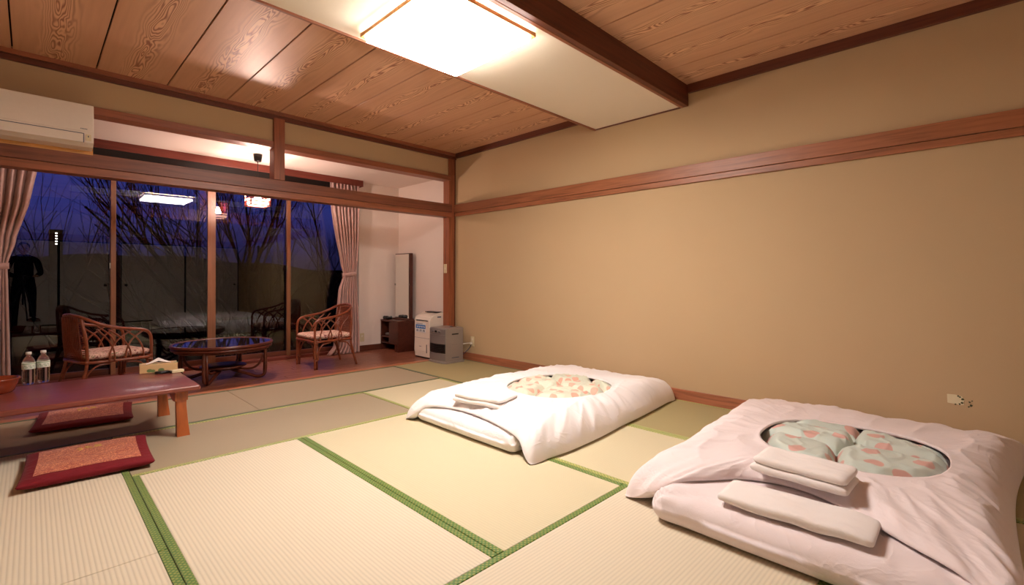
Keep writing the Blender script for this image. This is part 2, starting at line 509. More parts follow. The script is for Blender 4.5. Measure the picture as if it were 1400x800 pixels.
# ---- tatami floor
floor = sbox('floor', (XL, XW, YN, YB, -.09, -.056), M_DARKGAP, 'tatami mat floor of the guest room with green brocade borders', 'floor')
gx = [.357*U-.9*1.0*2, .357*U-.9, .357*U, 1.193*U, 2.036*U, 2.888*U, XW]
gx[0] = XL
gy = [.36*U, 1.25*U, 2.135*U, 3.03*U, 3.865*U, YB]
y_lo = gy[0]-.90
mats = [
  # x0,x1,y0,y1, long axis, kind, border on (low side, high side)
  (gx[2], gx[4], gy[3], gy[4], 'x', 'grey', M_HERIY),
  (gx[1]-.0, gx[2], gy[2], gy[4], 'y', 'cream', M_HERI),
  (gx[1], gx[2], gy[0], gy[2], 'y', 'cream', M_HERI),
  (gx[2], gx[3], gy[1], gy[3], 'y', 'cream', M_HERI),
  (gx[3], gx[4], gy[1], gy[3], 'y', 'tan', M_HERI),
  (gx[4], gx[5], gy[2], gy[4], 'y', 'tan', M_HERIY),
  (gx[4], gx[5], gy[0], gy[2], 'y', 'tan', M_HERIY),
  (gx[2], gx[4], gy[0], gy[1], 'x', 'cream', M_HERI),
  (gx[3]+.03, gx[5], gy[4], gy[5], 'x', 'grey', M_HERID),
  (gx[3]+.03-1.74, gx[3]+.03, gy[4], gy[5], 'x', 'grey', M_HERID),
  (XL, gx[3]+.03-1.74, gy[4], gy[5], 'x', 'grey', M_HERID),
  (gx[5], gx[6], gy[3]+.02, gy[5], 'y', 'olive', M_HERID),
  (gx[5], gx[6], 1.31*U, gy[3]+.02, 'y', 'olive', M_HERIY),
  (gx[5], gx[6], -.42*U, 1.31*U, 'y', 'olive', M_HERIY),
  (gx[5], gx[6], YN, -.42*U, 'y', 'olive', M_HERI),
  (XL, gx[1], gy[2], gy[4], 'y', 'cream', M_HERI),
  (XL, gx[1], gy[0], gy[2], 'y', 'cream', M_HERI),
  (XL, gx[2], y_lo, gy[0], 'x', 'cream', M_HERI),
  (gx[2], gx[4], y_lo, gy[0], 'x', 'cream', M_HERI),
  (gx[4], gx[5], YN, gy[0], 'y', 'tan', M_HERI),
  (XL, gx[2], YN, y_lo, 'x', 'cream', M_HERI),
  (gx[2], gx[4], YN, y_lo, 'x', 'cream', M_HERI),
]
for (x0, x1, y0, y1, ax, kind, hm) in mats:
    L, Wd = (x1-x0, y1-y0) if ax == 'x' else (y1-y0, x1-x0)
    hw = .031
    bm = bm_new(); box(bm, -L/2+.0015, L/2-.0015, -Wd/2+hw, Wd/2-hw, -.055, 0, bev=.002, seg=1)
    rot = 0 if ax == 'x' else pi/2
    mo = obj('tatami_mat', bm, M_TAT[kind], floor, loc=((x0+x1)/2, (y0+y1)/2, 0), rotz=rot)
    for sgn in (-1, 1):
        bm = bm_new()
        a, b = sorted((sgn*(Wd/2-.0015), sgn*(Wd/2-hw)))
        box(bm, -L/2+.0015, L/2-.0015, a, b, -.055, .0022, bev=.0018, seg=1)
        obj('border', bm, hm, mo)

# ---- threshold and veranda floor
bm = bm_new(); box(bm, XL, 3.82, YB+.002, YB+.035, -.06, .004, bev=.002)
th = struct('trim_1', bm, W_SILL, 'orange wooden threshold strip between tatami and veranda floor', 'trim')
boxobj('track_groove', (XL, 3.82, YB+.036, YB+.052, -.06, -.006), W_DARK_X, th)
boxobj('track_rail', (XL, 3.82, YB+.053, YB+.10, -.06, .001), W_SILL, th, bev=.002)
vf = sbox('floor_veranda', (XL, XW+.3, YB+.10, YG+.02, -.09, -.031), M_DARKGAP, 'glossy red-brown plank floor of the window veranda', 'floor')
nrow = 12; y0 = YB+.102; pw = (YV+.02 - y0)/nrow
for r in range(nrow):
    x = XL + (r*.37) % .8
    xs = [XL]
    while x < XW:
        if x - xs[-1] > .25: xs.append(x)
        x += .9 + random.random()*.35
    xs.append(XW)
    for a, b in zip(xs, xs[1:]):
        bm = bm_new(); box(bm, -(b-a)/2+.0012, (b-a)/2-.0012, -pw/2+.0012, pw/2-.0012, -.03, -.006, bev=.0015, seg=1)
        obj('plank', bm, M_PLANK, vf, loc=((a+b)/2, y0+pw*(r+.5), 0))
sbox('trim_2', (XL, XW, YV+.02, YG+.10, -.03, .03), W_RED_X, 'dark red wooden rail under the veranda window', 'trim', .004)

# ---- walls
sbox('wall_right', (XW, XW+.12, YN-.1, YB, -.09, 2.8), M_WALL, 'long ochre textile wall on the right of the room', 'wall')
sbox('wall_right_veranda', (XW, XW+.12, YB, YV+.15, -.09, 2.55), M_WALLW, 'pinkish white side wall of the veranda', 'wall')
sbox('wall_back_veranda', (3.285, XW, YV, YV+.15, -.09, 2.55), M_WALLW, 'white strip of wall between veranda window and corner', 'wall')
sbox('wall_left', (XL-.12, XL, YN-.1, YG+.15, -.09, 2.8), M_WALL, 'ochre left wall outside the frame', 'wall')
# near wall with sliding paper doors behind the camera
nw = sbox('wall_near', (XL-.1, XW+.1, YN-.14, YN-.04, -.09, 2.8), M_WALL, 'wall with paper sliding doors behind the camera', 'wall')
nm = boxobj('upper_wall', (XL, XW, YN-.04, YN, 1.98, 2.7), M_WALL, nw)
boxobj('door_head_rail', (XL, XW, YN-.02, YN+.02, 1.84, 1.98), W_TRIM_X, nw)
boxobj('pillar', (1.30, 1.44, YN-.04, YN+.015, 0, 2.66), W_DARK_X, nw)
nd = 0
for (a, b) in ((-1.38, -.45), (-.45, .42), (.42, 1.29), (1.45, 2.70), (2.70, 3.92)):
    nd += 1
    yo = YN-.03 if nd % 2 else YN-.012
    d = thing('door_%d' % nd, 'white paper sliding door in black frame behind the camera', 'door', ((a+b)/2, yo, 0))
    d['kind'] = 'structure'
    w = (b-a)/2
    boxobj('paper_panel', (-w+.02, w-.02, -.006, .008, .02, 1.82), M_FUSUMA, d)
    boxobj('door_frame', (-w, -w+.022, -.008, .014, .0, 1.84), M_BLACK, d)
    boxobj('door_frame', (w-.022, w, -.008, .014, .0, 1.84), M_BLACK, d)
    boxobj('door_frame', (-w+.022, w-.022, -.008, .014, .0, .025), M_BLACK, d)
    boxobj('door_frame', (-w+.022, w-.022, -.008, .014, 1.815, 1.84), M_BLACK, d)
    bm = bm_new(); bmesh.ops.create_cone(bm, cap_ends=True, segments=20, radius1=.03, radius2=.026, depth=.006)
    hx = w-.1 if nd % 2 else -w+.1
    for v in bm.verts: v.co = Vector((v.co.x + hx, .011 + v.co.z*.5, v.co.y + .86))
    obj('door_pull', bm, M_BLACK, d)

# partition above the opening
sbox('wall_back', (XL, XW, YB+.0, YB+.10, 2.37, 2.75), M_WALL, 'ochre wall strip above the veranda opening', 'wall')
sbox('trim_3', (XL, 3.84, YB-.03, YB+.12, 2.31, 2.37), W_TRIM_X, 'thin wooden lintel under the upper wall strip', 'trim', .003)
k = sbox('trim_4', (XL, 3.86, YB-.03, YB+.10, 1.895, 2.0), W_BEAM, 'long wooden tie beam across the veranda opening', 'trim', .003)
boxobj('lower_rail', (XL, 3.86, YB-.022, YB+.11, 1.832, 1.893), W_TRIM_X, k, bev=.003)
sbox('trim_5', (1.665, 1.765, YB-.045, YB+.085, 2.0, 2.60), W_TRIM_Z, 'short wooden post standing on the tie beam', 'post', .003)
sbox('trim_6', (3.815, 3.905, YB-.02, YB+.10, 0, 2.60), W_TRIM_Z, 'tall wooden corner post beside the right wall', 'post', .003)
sbox('trim_7', (3.905, XW, YB-.01, YB+.10, 0, 2.60), W_DARK_X, 'dark joint strip between corner post and right wall', 'trim')
# ceiling mouldings
for i, (z0, z1, d) in enumerate(((2.59, 2.63, .03), (2.63, 2.675, .045))):
    sbox('trim_%d' % (8+i), (XL, XW, YB-d, YB+.02, z0, z1), W_DARK_X if i == 0 else W_TRIM_X, ('lower' if i == 0 else 'upper')+' wooden moulding where back wall meets ceiling', 'trim', .003)
sbox('trim_10', (XW-.032, XW+.01, 2.75, YB-.04, 2.605, 2.675), W_DARK_Y, 'wooden moulding at right wall ceiling edge beyond the dropped panel', 'trim', .003)
sbox('trim_11', (XW-.032, XW+.01, YN, 1.79, 2.61, 2.685), W_DARK_Y, 'wooden moulding at right wall ceiling edge near the camera', 'trim', .003)
# right wall tie rail
k = sbox('trim_12', (XW-.028, XW+.01, YN, YB-.02, 1.898, 2.0), W_TRIM_Y, 'long horizontal wooden rail along the ochre right wall', 'trim', .003)
boxobj('lower_rail', (XW-.020, XW+.01, YN, YB-.02, 1.848, 1.895), W_TRIM_Y, k, bev=.002)
sbox('baseboard_right', (XW-.014, XW+.01, YN, YB-.02, -.05, .094), wood('baseboard_wood', srgb(172, 106, 76), (40, 2, 40), .35), 'reddish wooden baseboard along the right wall', 'baseboard', .002)
sbox('baseboard_veranda', (XW-.012, XW+.01, YB+.11, YV-.012, -.02, .06), W_DARK_Y, 'dark baseboard along the veranda side wall', 'baseboard')
sbox('baseboard_back', (3.285, XW, YV-.012, YV+.01, -.02, .075), W_DARK_X, 'dark red baseboard under white wall by the curtain', 'baseboard')

# ---- ceiling
ceil = sbox('ceiling', (XL-.1, XW+.1, YN-.1, YB+.1, ZC+.015, ZC+.1), M_DARKGAP, 'cedar board ceiling with flame grain', 'ceiling')
def boards(y0, y1, z):
    edges = [-.097+.4525*k for k in range(-3, 10)]
    edges[0] = XL
    edges = [e for e in edges if e < XW-.02] + [XW]
    cache = {}
    for a, b in zip(edges, edges[1:]):
        w = round(b-a, 4)
        if w not in cache:
            bm = bm_new(); box(bm, -w/2+.0045, w/2-.0045, -(y1-y0)/2, (y1-y0)/2, 0, .014, bev=.0015, seg=1)
            cache[w] = to_mesh('ceiling_board', bm, M_CEIL)
        o = bpy.data.objects.new('ceiling_board', cache[w]); COL.objects.link(o); o.parent = ceil
        o.location = ((a+b)/2, (y0+y1)/2, z)
boards(2.745, YB-.03, 2.665)
boards(YN, 1.80, 2.68)
# dropped panel with edge trims
dp = sbox('ceiling_panel', (XL, XW, 1.86, 2.735, 2.513, 2.66), M_PANEL, 'dropped cream ceiling panel carrying the square lamp', 'ceiling')
boxobj('fascia_beam', (XL, XW, 1.795, 1.835, 2.505, 2.69), W_DARK_X, dp, bev=.002, label='dark wooden beam face on the near side')
boxobj('edge_trim', (XL, XW, 1.8355, 1.862, 2.503, 2.53), W_TRIM_X, dp, bev=.002)
boxobj('edge_trim', (XL, XW, 2.733, 2.752, 2.500, 2.67), W_TRIM_X, dp, bev=.002)
boxobj('edge_trim', (XW-.012, XW, 1.862, 2.733, 2.502, 2.53), W_DARK_Y, dp, bev=.002)
sbox('ceiling_veranda', (XL, XW, YB+.08, YV+.15, 2.40, 2.5), M_WALLW, 'plain white veranda ceiling', 'ceiling')

# ================================================================== WINDOW
bm = bm_new()
box(bm, XL, 3.285, YG-.02, YG+.10, 2.29, 2.42)
struct('trim_13', bm, W_HEAD, 'window head rail with painted shade behind the curtain box', 'trim')
box_ = None
def sash(idx, xa, xb, yc, label, wl=.042, wr=.042):
    w = thing('window_%d' % idx, label, 'window', (0, 0, 0)); w['kind'] = 'structure'
    boxobj('stile', (xa, xa+wl, yc-.018, yc+.018, .03, 2.30), W_FRAME, w, bev=.002)
    boxobj('stile', (xb-wr, xb, yc-.018, yc+.018, .03, 2.30), W_FRAME, w, bev=.002)
    boxobj('bottom_rail', (xa+wl, xb-wr, yc-.016, yc+.016, .03, .09), W_DARK_X, w, bev=.002)
    boxobj('top_rail', (xa+wl, xb-wr, yc-.016, yc+.016, 2.26, 2.30), W_DARK_X, w, bev=.002)
    boxobj('pane', (xa+wl-.004, xb-wr+.004, yc-.001, yc+.001, .085, 2.265), M_GLASS, w)
    return w
sash(1, -1.38, -.30, YG, 'far left glass sliding sash behind the left curtain')
sash(2, -.34, .622, YG+.045, 'glass sash between left curtain and first bronze stile')
sash(3, .582, 1.492, YG, 'glass sash reflecting the room left of the double stile')
sash(4, 1.50, 2.395, YG+.045, 'glass sash behind the lantern, right of the double stile')
w5 = sash(5, 2.343, 3.285, YG, 'rightmost glass sash beside the right curtain')
for zz, xx in ((1.16, .575), (1.16, 2.335)):
    boxobj('latch', (xx-.004, xx+.006, YG-.028, YG-.018, zz-.03, zz+.03), M_CHROME, w5 if xx > 2 else bpy.data.objects['window_3'])

# curtain box
cb = thing('curtain_box', 'long dark red wooden curtain box under the veranda ceiling', 'curtain box', (0, 0, 0))
boxobj('front_board', (XL, 3.275, 6.185, 6.20, 2.315, 2.40), W_RED_X, cb, bev=.002)
boxobj('end_board', (3.262, 3.275, 6.2, 6.44, 2.315, 2.40), W_RED_X, cb, bev=.002)
bm = bm_new(); tube(bm, [(XL+.02, 6.27, 2.372), (3.25, 6.27, 2.372)], .009, 8); obj('rail', bm, M_CHROME, cb)

# curtains
def curtain(label, keys, yc, npl, seed, band_z, amp=.030):
    """keys: list of (z, x_left, x_right, fold amplitude factor) top to bottom"""
    root = thing('curtain', label, 'curtain', ((keys[0][1]+keys[0][2])/2, yc, 0))
    ox = root.location.x
    bm = bm_new(); nu, nv = 170, 90
    rows = []
    zt, zb = keys[0][0], keys[-1][0]
    for j in range(nv+1):
        z = zt + (zb-zt)*j/nv
        for a, b in zip(keys, keys[1:]):
            if a[0] >= z >= b[0] - 1e-6:
                t = (a[0]-z)/(a[0]-b[0]); t = t*t*(3-2*t) if b[3] < .6 or a[3] < .6 else t
                xl = a[1]+(b[1]-a[1])*t; xr = a[2]+(b[2]-a[2])*t; f = a[3]+(b[3]-a[3])*t
                break
        row = []
        for i in range(nu+1):
            u = i/nu
            ph = 2*pi*npl*u + 1.1*noise.noise(Vector((u*5, z*.9, seed)))
            d = sin(ph)*amp*f + .012*noise.noise(Vector((u*9, z*2.2, seed+5)))
            x = xl + (xr-xl)*u + cos(ph)*.006
            row.append(bm.verts.new((x-ox, d + .008*noise.noise(Vector((u*22, z*5, seed+9))), z)))
        rows.append(row)
    for a, b in zip(rows, rows[1:]):
        for i in range(nu): bm.faces.new((a[i], a[i+1], b[i+1], b[i]))
    c = obj('drape', bm, M_CURT, root, True)
    sm = c.modifiers.new('thickness', 'SOLIDIFY'); sm.thickness = .003
    # tieback
    zz, xa, xb = band_z
    bm = bm_new()
    for s_ in (0,):
        pts = [((xa+xb)/2-ox + (xb-xa)/2*1.12*cos(t), (amp*1.15)*sin(t), zz + .012*cos(t)) for t in [2*pi*q/28 for q in range(28)]]
        n = len(pts); ra = [bm.verts.new((p[0], p[1], p[2]-.028)) for p in pts]; rb = [bm.verts.new((p[0], p[1], p[2]+.028)) for p in pts]
        for q in range(n): bm.faces.new((ra[q], ra[(q+1) % n], rb[(q+1) % n], rb[q]))
    b = obj('tieback', bm, M_CURT, root, True)
    b.modifiers.new('thickness', 'SOLIDIFY').thickness = .004
    return root
curtain('pink satin curtain tied back at the right end of the window',
        [(2.36, 2.835, 3.25, 1.0), (1.95, 2.86, 3.25, 1.0), (1.55, 2.93, 3.245, .9), (1.25, 2.985, 3.225, .75), (1.09, 3.02, 3.21, .55), (.85, 2.96, 3.225, .8), (.4, 2.92, 3.25, 1.0), (.10, 2.89, 3.26, 1.1), (.0, 2.80, 3.26, 1.25)],
        6.27, 8, 3.1, (1.09, 3.02, 3.21))
curtain('pink satin curtain gathered at the left edge of the photo',
        [(2.36, -.95, .06, 1.0), (2.03, -.93, .035, 1.0), (1.7, -.80, -.02, .9), (1.4, -.66, -.10, .8), (1.13, -.42, -.155, .5), (.95, -.46, -.15, .8), (.5, -.52, -.14, 1.0), (.0, -.55, -.13, 1.1)],
        6.27, 14, 8.4, (1.13, -.42, -.155))

# ================================================================== LAMPS
L = thing('ceiling_lamp', 'square wood-framed ceiling lamp glowing white on the dropped panel', 'ceiling lamp', (1.738, 2.265, 2.513))
def frame4(name, hw, hd, t, z0, z1, m, parent):
    for d in ((-hw, hw, -hd, -hd+t), (-hw, hw, hd-t, hd), (-hw, -hw+t, -hd+t, hd-t), (hw-t, hw, -hd+t, hd-t)):
        boxobj(name, (d[0], d[1], d[2], d[3], z0, z1), m, parent, bev=.002)
frame4('frame_bar', .364, .374, .022, -.045, -.020, W_PINE, L)
boxobj('back_plate', (-.30, .30, -.31, .31, -.02, 0), M_WHITEPL, L)
bm = bm_new()
vs = box(bm, -.348, .348, -.358, .358, -.074, -.022)
for v in vs:
    if v.co.z < -.05: v.co.x *= .965; v.co.y *= .965
obj('diffuser', bm, M_LAMP, L)

PX, PY = 1.76, 5.70
P = thing('pendant_lantern', 'small square slatted pendant lantern glowing before the window', 'pendant lamp', (PX, PY, 2.40))
bm = bm_new(); lathe(bm, [(0, 0), (.045, 0), (.045, -.012), (.036, -.075), (.03, -.08), (0, -.08)], 20); obj('canopy', bm, M_BLACK, P, True)
bm = bm_new(); tube(bm, [(0, 0, -.08), (0, 0, -.36)], .004, 6); obj('cord', bm, M_BLACK, P)
hs = .098
M_SLAT = wood('lantern_wood', srgb(150, 52, 34), (20, 20, 20), .5)
for sx in (-1, 1):
    for sy in (-1, 1):
        boxobj('corner_post', (sx*hs-.006, sx*hs+.006, sy*hs-.006, sy*hs+.006, -.575, -.36), M_SLAT, P)
for zi in range(6):
    z = -.572 + zi*.0405
    bm = bm_new()
    for s_ in (-1, 1):
        boxobj('slat', (-hs, hs, s_*hs-.004, s_*hs+.004, z, z+.009), M_SLAT, P)
        boxobj('slat', (s_*hs-.004, s_*hs+.004, -hs, hs, z, z+.009), M_SLAT, P)
bm = bm_new()
box(bm, -hs, hs, -.004, .004, -.364, -.358); obj('cross_bar', bm, M_SLAT, P)
bm = bm_new(); box(bm, -.004, .004, -hs, hs, -.370, -.364); obj('cross_bar', bm, M_SLAT, P)
bm = bm_new(); h2 = .084
for (a, b, c, d) in ((-h2, h2, -h2, -h2+.002), (-h2, h2, h2-.002, h2), (-h2, -h2+.002, -h2, h2), (h2-.002, h2, -h2, h2)):
    box(bm, a, b, c, d, -.565, -.505)
obj('paper_lining', bm, M_SHADE, P)
bm = bm_new(); lathe(bm, [(0, -.53), (.022, -.52), (.032, -.495), (.03, -.465), (.018, -.44), (.014, -.42), (0, -.42)], 16); obj('bulb', bm, M_BULB, P, True)
bm = bm_new(); lathe(bm, [(0, -.36), (.017, -.36), (.017, -.42), (0, -.42)], 14); obj('lamp_socket', bm, M_BLACK, P)

# ================================================================== AIR CONDITIONER
A = thing('air_conditioner', 'white wall air conditioner above the left curtain', 'air conditioner', (-.07, 4.94, 1.985))
wp = boxobj('mounting_board', (-1.0, .408, -.012, .0, .003, .36), W_PINE, A, bev=.001, label='orange pine mounting board')
bm = bm_new()
prof = [(0, .345), (-.15, .345), (-.175, .325), (-.182, .25), (-.182, .11), (-.17, .06), (-.12, .035), (0, .03)]
xa, xb = -.42, .40
va = [bm.verts.new((xa, p[0]-.012, p[1])) for p in prof]; vb = [bm.verts.new((xb, p[0]-.012, p[1])) for p in prof]
n = len(prof)
for i in range(n): bm.faces.new((va[i], va[(i+1) % n], vb[(i+1) % n], vb[i]))
bm.faces.new(va); bm.faces.new(vb[::-1])
obj('casing', bm, M_WHITEPL, A)
boxobj('front_panel', (xa+.01, xb-.002, -.203, -.193, .135, .335), M_WHITEPL, A, bev=.004)
boxobj('louvre', (xa+.02, xb-.06, -.197, -.189, .055, .118), M_WHITEPL, A, bev=.003)
boxobj('louvre_gap', (xa+.015, xb-.055, -.1945, -.188, .119, .124), M_INK, A)
boxobj('louvre_gap', (xb-.0585, xb-.054, -.1945, -.188, .056, .119), M_INK, A)
boxobj('indicator', (xb-.045, xb-.015, -.197, -.192, .07, .118), M_IVORY, A, bev=.002)
boxobj('indicator_light', (xb-.034, xb-.028, -.199, -.196, .096, .108), M_INK, A)
for q in range(5): boxobj('marking', (xb-.075+q*.008, xb-.070+q*.008, -.2045, -.2025, .150, .157), M_INK, A)

# ================================================================== LOW TABLE
TZ = .33
T = thing('low_table', 'low lacquered red-brown wooden table at the left edge', 'table', (-.02, 4.085, 0))
bm = bm_new(); box(bm, -.95, .815, -.395, .385, TZ-.034, TZ, bev=.012, seg=4)
obj('tabletop', bm, W_TABLE, T, True)
def taper_leg(x, y):
    bm = bm_new(); sx = 1 if x > 0 else -1
    secs = [(0, .040, .024, .012), (.1, .034, .021, .006), (.2, .031, .02, 0), (.262, .031, .02, 0)]
    rings = []
    for z, hx, hy, off in secs:
        rings.append([bm.verts.new((x+off*sx+hx*.9*a, y+hy*b, z)) for a, b in ((-1,-1),(1,-1),(1,1),(-1,1))])
    for a, b in zip(rings, rings[1:]):
        for i in range(4): bm.faces.new((a[i], a[(i+1) % 4], b[(i+1) % 4], b[i]))
    bm.faces.new(rings[0][::-1]); bm.faces.new(rings[-1])
    obj('leg', bm, W_LEG, T)
for x in (-.86, .715):
    for y in (-.328, .318): taper_leg(x, y)
    bm = bm_new()
    ys = [(-.355, .235), (-.30, .226), (-.24, .232), (-.17, .252), (.17, .252), (.24, .232), (.30, .226), (.345, .235)]
    for s_ in (-1, 1):
        pass
    fa = []
    for xx in (x-.035, x+.035):
        fa.append([bm.verts.new((xx, y, z)) for y, z in ys] + [bm.verts.new((xx, .345, TZ-.034)), bm.verts.new((xx, -.355, TZ-.034))])
    n = len(fa[0])
    bm.faces.new(fa[0]); bm.faces.new(fa[1][::-1])
    for i in range(n): bm.faces.new((fa[0][i], fa[0][(i+1) % n], fa[1][(i+1) % n], fa[1][i]))
    obj('apron', bm, W_LEG, T)

# bottles
def bottle(loc, label):
    b = thing('water_bottle', label, 'bottle', loc, group='plastic water bottles on the low table')
    prof = [(0, .001), (.026, .001), (.031, .008), (.0305, .02), (.0325, .03), (.031, .045), (.0325, .055), (.031, .07), (.0325, .08), (.031, .092), (.0325, .10), (.0325, .135), (.031, .150), (.025, .170), (.015, .185), (.0125, .19), (.0125, .20), (0, .20)]
    bm = bm_new(); lathe(bm, prof, 24); obj('bottle_body', bm, M_WATER, b, True)
    bm = bm_new(); lathe(bm, [(.0332, .103), (.0332, .145), (.0322, .145), (.0322, .103), (.0332, .103)], 24); lb = obj('label_wrap', bm, M_LABEL, b, True)
    bm = bm_new(); lathe(bm, [(.0336, .136), (.0336, .140), (.0331, .140), (.0331, .136), (.0336, .136)], 24); obj('label_band', bm, M_GREENINK, lb, True)
    bm = bm_new()
    for q in range(10):
        a = -2.6 + q*.19 + (.1 if q > 4 else 0); rr = .0338
        for zz in (.112, .122):
            if (q*7+int(zz*1000)) % 3 == 0: continue
            v0 = [bm.verts.new((rr*cos(a+da), rr*sin(a+da), zz+dz)) for da, dz in ((0, 0), (.11, 0), (.11, .006), (0, .006))]
            bm.faces.new(v0)
    tag(obj('label_print', bm, M_GREENINK, lb), kind='stuff')
    bm = bm_new(); lathe(bm, [(0, .214), (.0135, .214), (.0145, .211), (.0145, .198), (.0128, .198), (.0128, .212)], 20); obj('cap', bm, M_CAP, b, True)
bottle((-.010, 4.50, TZ), 'left one of two clear water bottles with white caps on low table')
bottle((.060, 4.53, TZ), 'right one of two clear water bottles with white caps on low table')

# bowl at the left edge
bm = bm_new(); lathe(bm, [(0, .0), (.075, .0), (.085, .01), (.098, .05), (.105, .075), (.112, .082), (.112, .088), (.103, .088), (.092, .055), (.078, .014), (0, .010)], 36)
tag(obj('serving_bowl', bm, W_BOWL, None, True, (-.155, 4.30, TZ)), 'brown lacquered round bowl cut by the left photo edge', 'bowl')

# tissue box
TB = thing('tissue_box', 'flowered tan tissue box with a white tissue pulled up', 'tissue box', (.682, 4.45, TZ), radians(-6))
boxobj('carton', (-.115, .115, -.055, .055, 0, .062), M_TBOX, TB, bev=.002)
bm = bm_new()
g = {}
for i in range(13):
    for j in range(5):
        u = i/12; v = j/4
        x = -.075 + .15*u; y = -.035 + .07*v
        z = .0625 + .040*(1-abs(2*u-1)) * (1-.55*abs(2*v-1)) + .003*noise.noise(Vector((u*6, v*6, 1)))
        g[i, j] = bm.verts.new((x, y*(.4+.6*abs(2*u-1)), z))
for i in range(12):
    for j in range(4): bm.faces.new((g[i,j], g[i+1,j], g[i+1,j+1], g[i,j+1]))
t = obj('tissue', bm, M_TISSUE, TB); t.modifiers.new('t', 'SOLIDIFY').thickness = .0008
# small black case and ivory block
bm = bm_new(); soft_box(bm, .095, .055, .018, .009, 10, 8, 3, None, (0, 0, .009))
for v in bm.verts:
    r = sqrt((v.co.x/.0475)**2+(v.co.y/.0275)**2)
    if r > .9: v.co.x *= .9/r if r > 1.1 else .95; v.co.y *= .9/r if r > 1.1 else .95
tag(obj('oval_case', bm, M_BLACK, None, True, (.685, 4.325, TZ)), 'small glossy black oval case before the tissue box', 'case')
bm = bm_new(); box(bm, -.04, .04, -.025, .025, 0, .020, bev=.003)
k = tag(obj('ivory_block', bm, M_IVORY, None, False, (.772, 4.305, TZ), rotz=radians(10)), 'small ivory rectangular tag block on the table right corner', 'tag')
boxobj('end_cap', (-.047, -.0405, -.022, .022, .002, .017), M_BLACK, k)

# ================================================================== ZABUTON
def zabuton(loc, rotz, label, sx=.535, sy=.57, h=.066, mark=True):
    z = thing('floor_cushion', label, 'cushion', loc, rotz, 'burgundy floor cushions around the low table')
    seed = loc[0]*7
    def hgt(u, v):
        e = max(0, 1-abs(u)**5)**.5 * max(0, 1-abs(v)**5)**.5
        return e
    n = 40
    def shape(u, v):
        # corners pulled out, sides slightly in
        k = 1 - .025*(1-abs(u*v))
        return Vector((u*sx/2*(1-.03*(1-v*v)), v*sy/2*(1-.03*(1-u*u)), 0))
    bm = bm_new(); top = {}; bot = {}
    for i in range(n+1):
        for j in range(n+1):
            u = -1+2*i/n; v = -1+2*j/n
            u = math.copysign(1-(1-abs(u))**1.3, u); v = math.copysign(1-(1-abs(v))**1.3, v)
            p = shape(u, v); e = hgt(u, v)
            w = .003*noise.noise(Vector((u*3+seed, v*3, 0)))*e
            top[i,j] = bm.verts.new((p.x, p.y, h*.55 + h*.45*e + w))
            bot[i,j] = top[i,j] if i in (0, n) or j in (0, n) else bm.verts.new((p.x, p.y, h*.55 - h*.54*e**.6))
    for i in range(n):
        for j in range(n):
            bm.faces.new((top[i,j], top[i+1,j], top[i+1,j+1], top[i,j+1]))
            bm.faces.new((bot[i,j], bot[i,j+1], bot[i+1,j+1], bot[i+1,j]))
    obj('cushion_cover', bm, M_ZB, z, True)
    bm = bm_new(); g = {}
    m = 36
    for i in range(m+1):
        for j in range(m+1):
            u = (-1+2*i/m)*.80; v = (-1+2*j/m)*.78
            p = shape(u, v); e = hgt(u, v); w = .003*noise.noise(Vector((u*3+seed, v*3, 0)))*e
            g[i,j] = bm.verts.new((p.x, p.y, h*.55 + h*.45*e + w + .0012))
    for i in range(m):
        for j in range(m): bm.faces.new((g[i,j], g[i+1,j], g[i+1,j+1], g[i,j+1]))
    ce = obj('brocade_panel', bm, M_ZC, z, True, label='orange speckled brocade centre')
    if mark:
        bm = bm_new()
        strokes = [[(-.05,.035),(-.035,.02)], [(-.055,.01),(-.03,.0),(-.045,-.03)], [(-.02,.035),(.0,.03)], [(-.01,.045),(-.008,-.005)], [(-.022,.012),(.008,.008)], [(.0,.0),(.012,-.012)],
                   [(.02,.035),(.05,.03)], [(.022,.018),(.05,.014)], [(.018,.0),(.055,-.004)]]
        for s_ in strokes:
            tube(bm, [(x, y+.10, h*.985+.002) for x, y in s_], .003, 5)
        tag(obj('gold_mark', bm, M_GOLD, ce), kind='stuff')
    return z
zabuton((.232, 3.53, 0), radians(-3.5), 'burgundy and orange floor cushion lying in front of the low table')
zabuton((.285, 4.67, 0), radians(-6), 'burgundy and orange floor cushion half under the low table', .54, .54, .055)

# ================================================================== FUTONS
def mattress(label, x0, x1, y0, y1, h, m, seed):
    root = thing('futon_mattress', label, 'mattress', ((x0+x1)/2, (y0+y1)/2, 0))
    sx, sy = x1-x0, y1-y0
    def fn(p):
        q = Vector((p.x*2.2+seed, p.y*2.2, p.z*3))
        edge = max(abs(p.x)/(sx/2), abs(p.y)/(sy/2))
        k = max(0, (edge-.75)/.25)
        w = .010*noise.noise(q*1.5) + .006*k*noise.noise(Vector((p.x*22+seed, p.y*22, p.z*4)))
        # gathered creases at the two corners of the foot end
        for cy in (-sy/2, sy/2):
            d = sqrt((p.x+sx/2)**2+(p.y-cy)**2)
            if d < .28: w += .012*(1-d/.28)*sin(math.atan2(p.y-cy, p.x+sx/2)*9+d*18)
        z = p.z
        if p.z > 0: z = p.z + w - .02*k*k
        nrm = Vector((p.x/(sx/2), p.y/(sy/2), 0))
        out = .010*noise.noise(Vector((p.x*4, p.y*4, seed)))*k
        return Vector((p.x+nrm.x*out, p.y+nrm.y*out, max(z, -h/2)))
    bm = bm_new(); soft_box(bm, sx, sy, h, h*.46, 110, 70, 8, fn, (0, 0, h/2))
    obj('mattress_cover', bm, m, root, True)
    return root

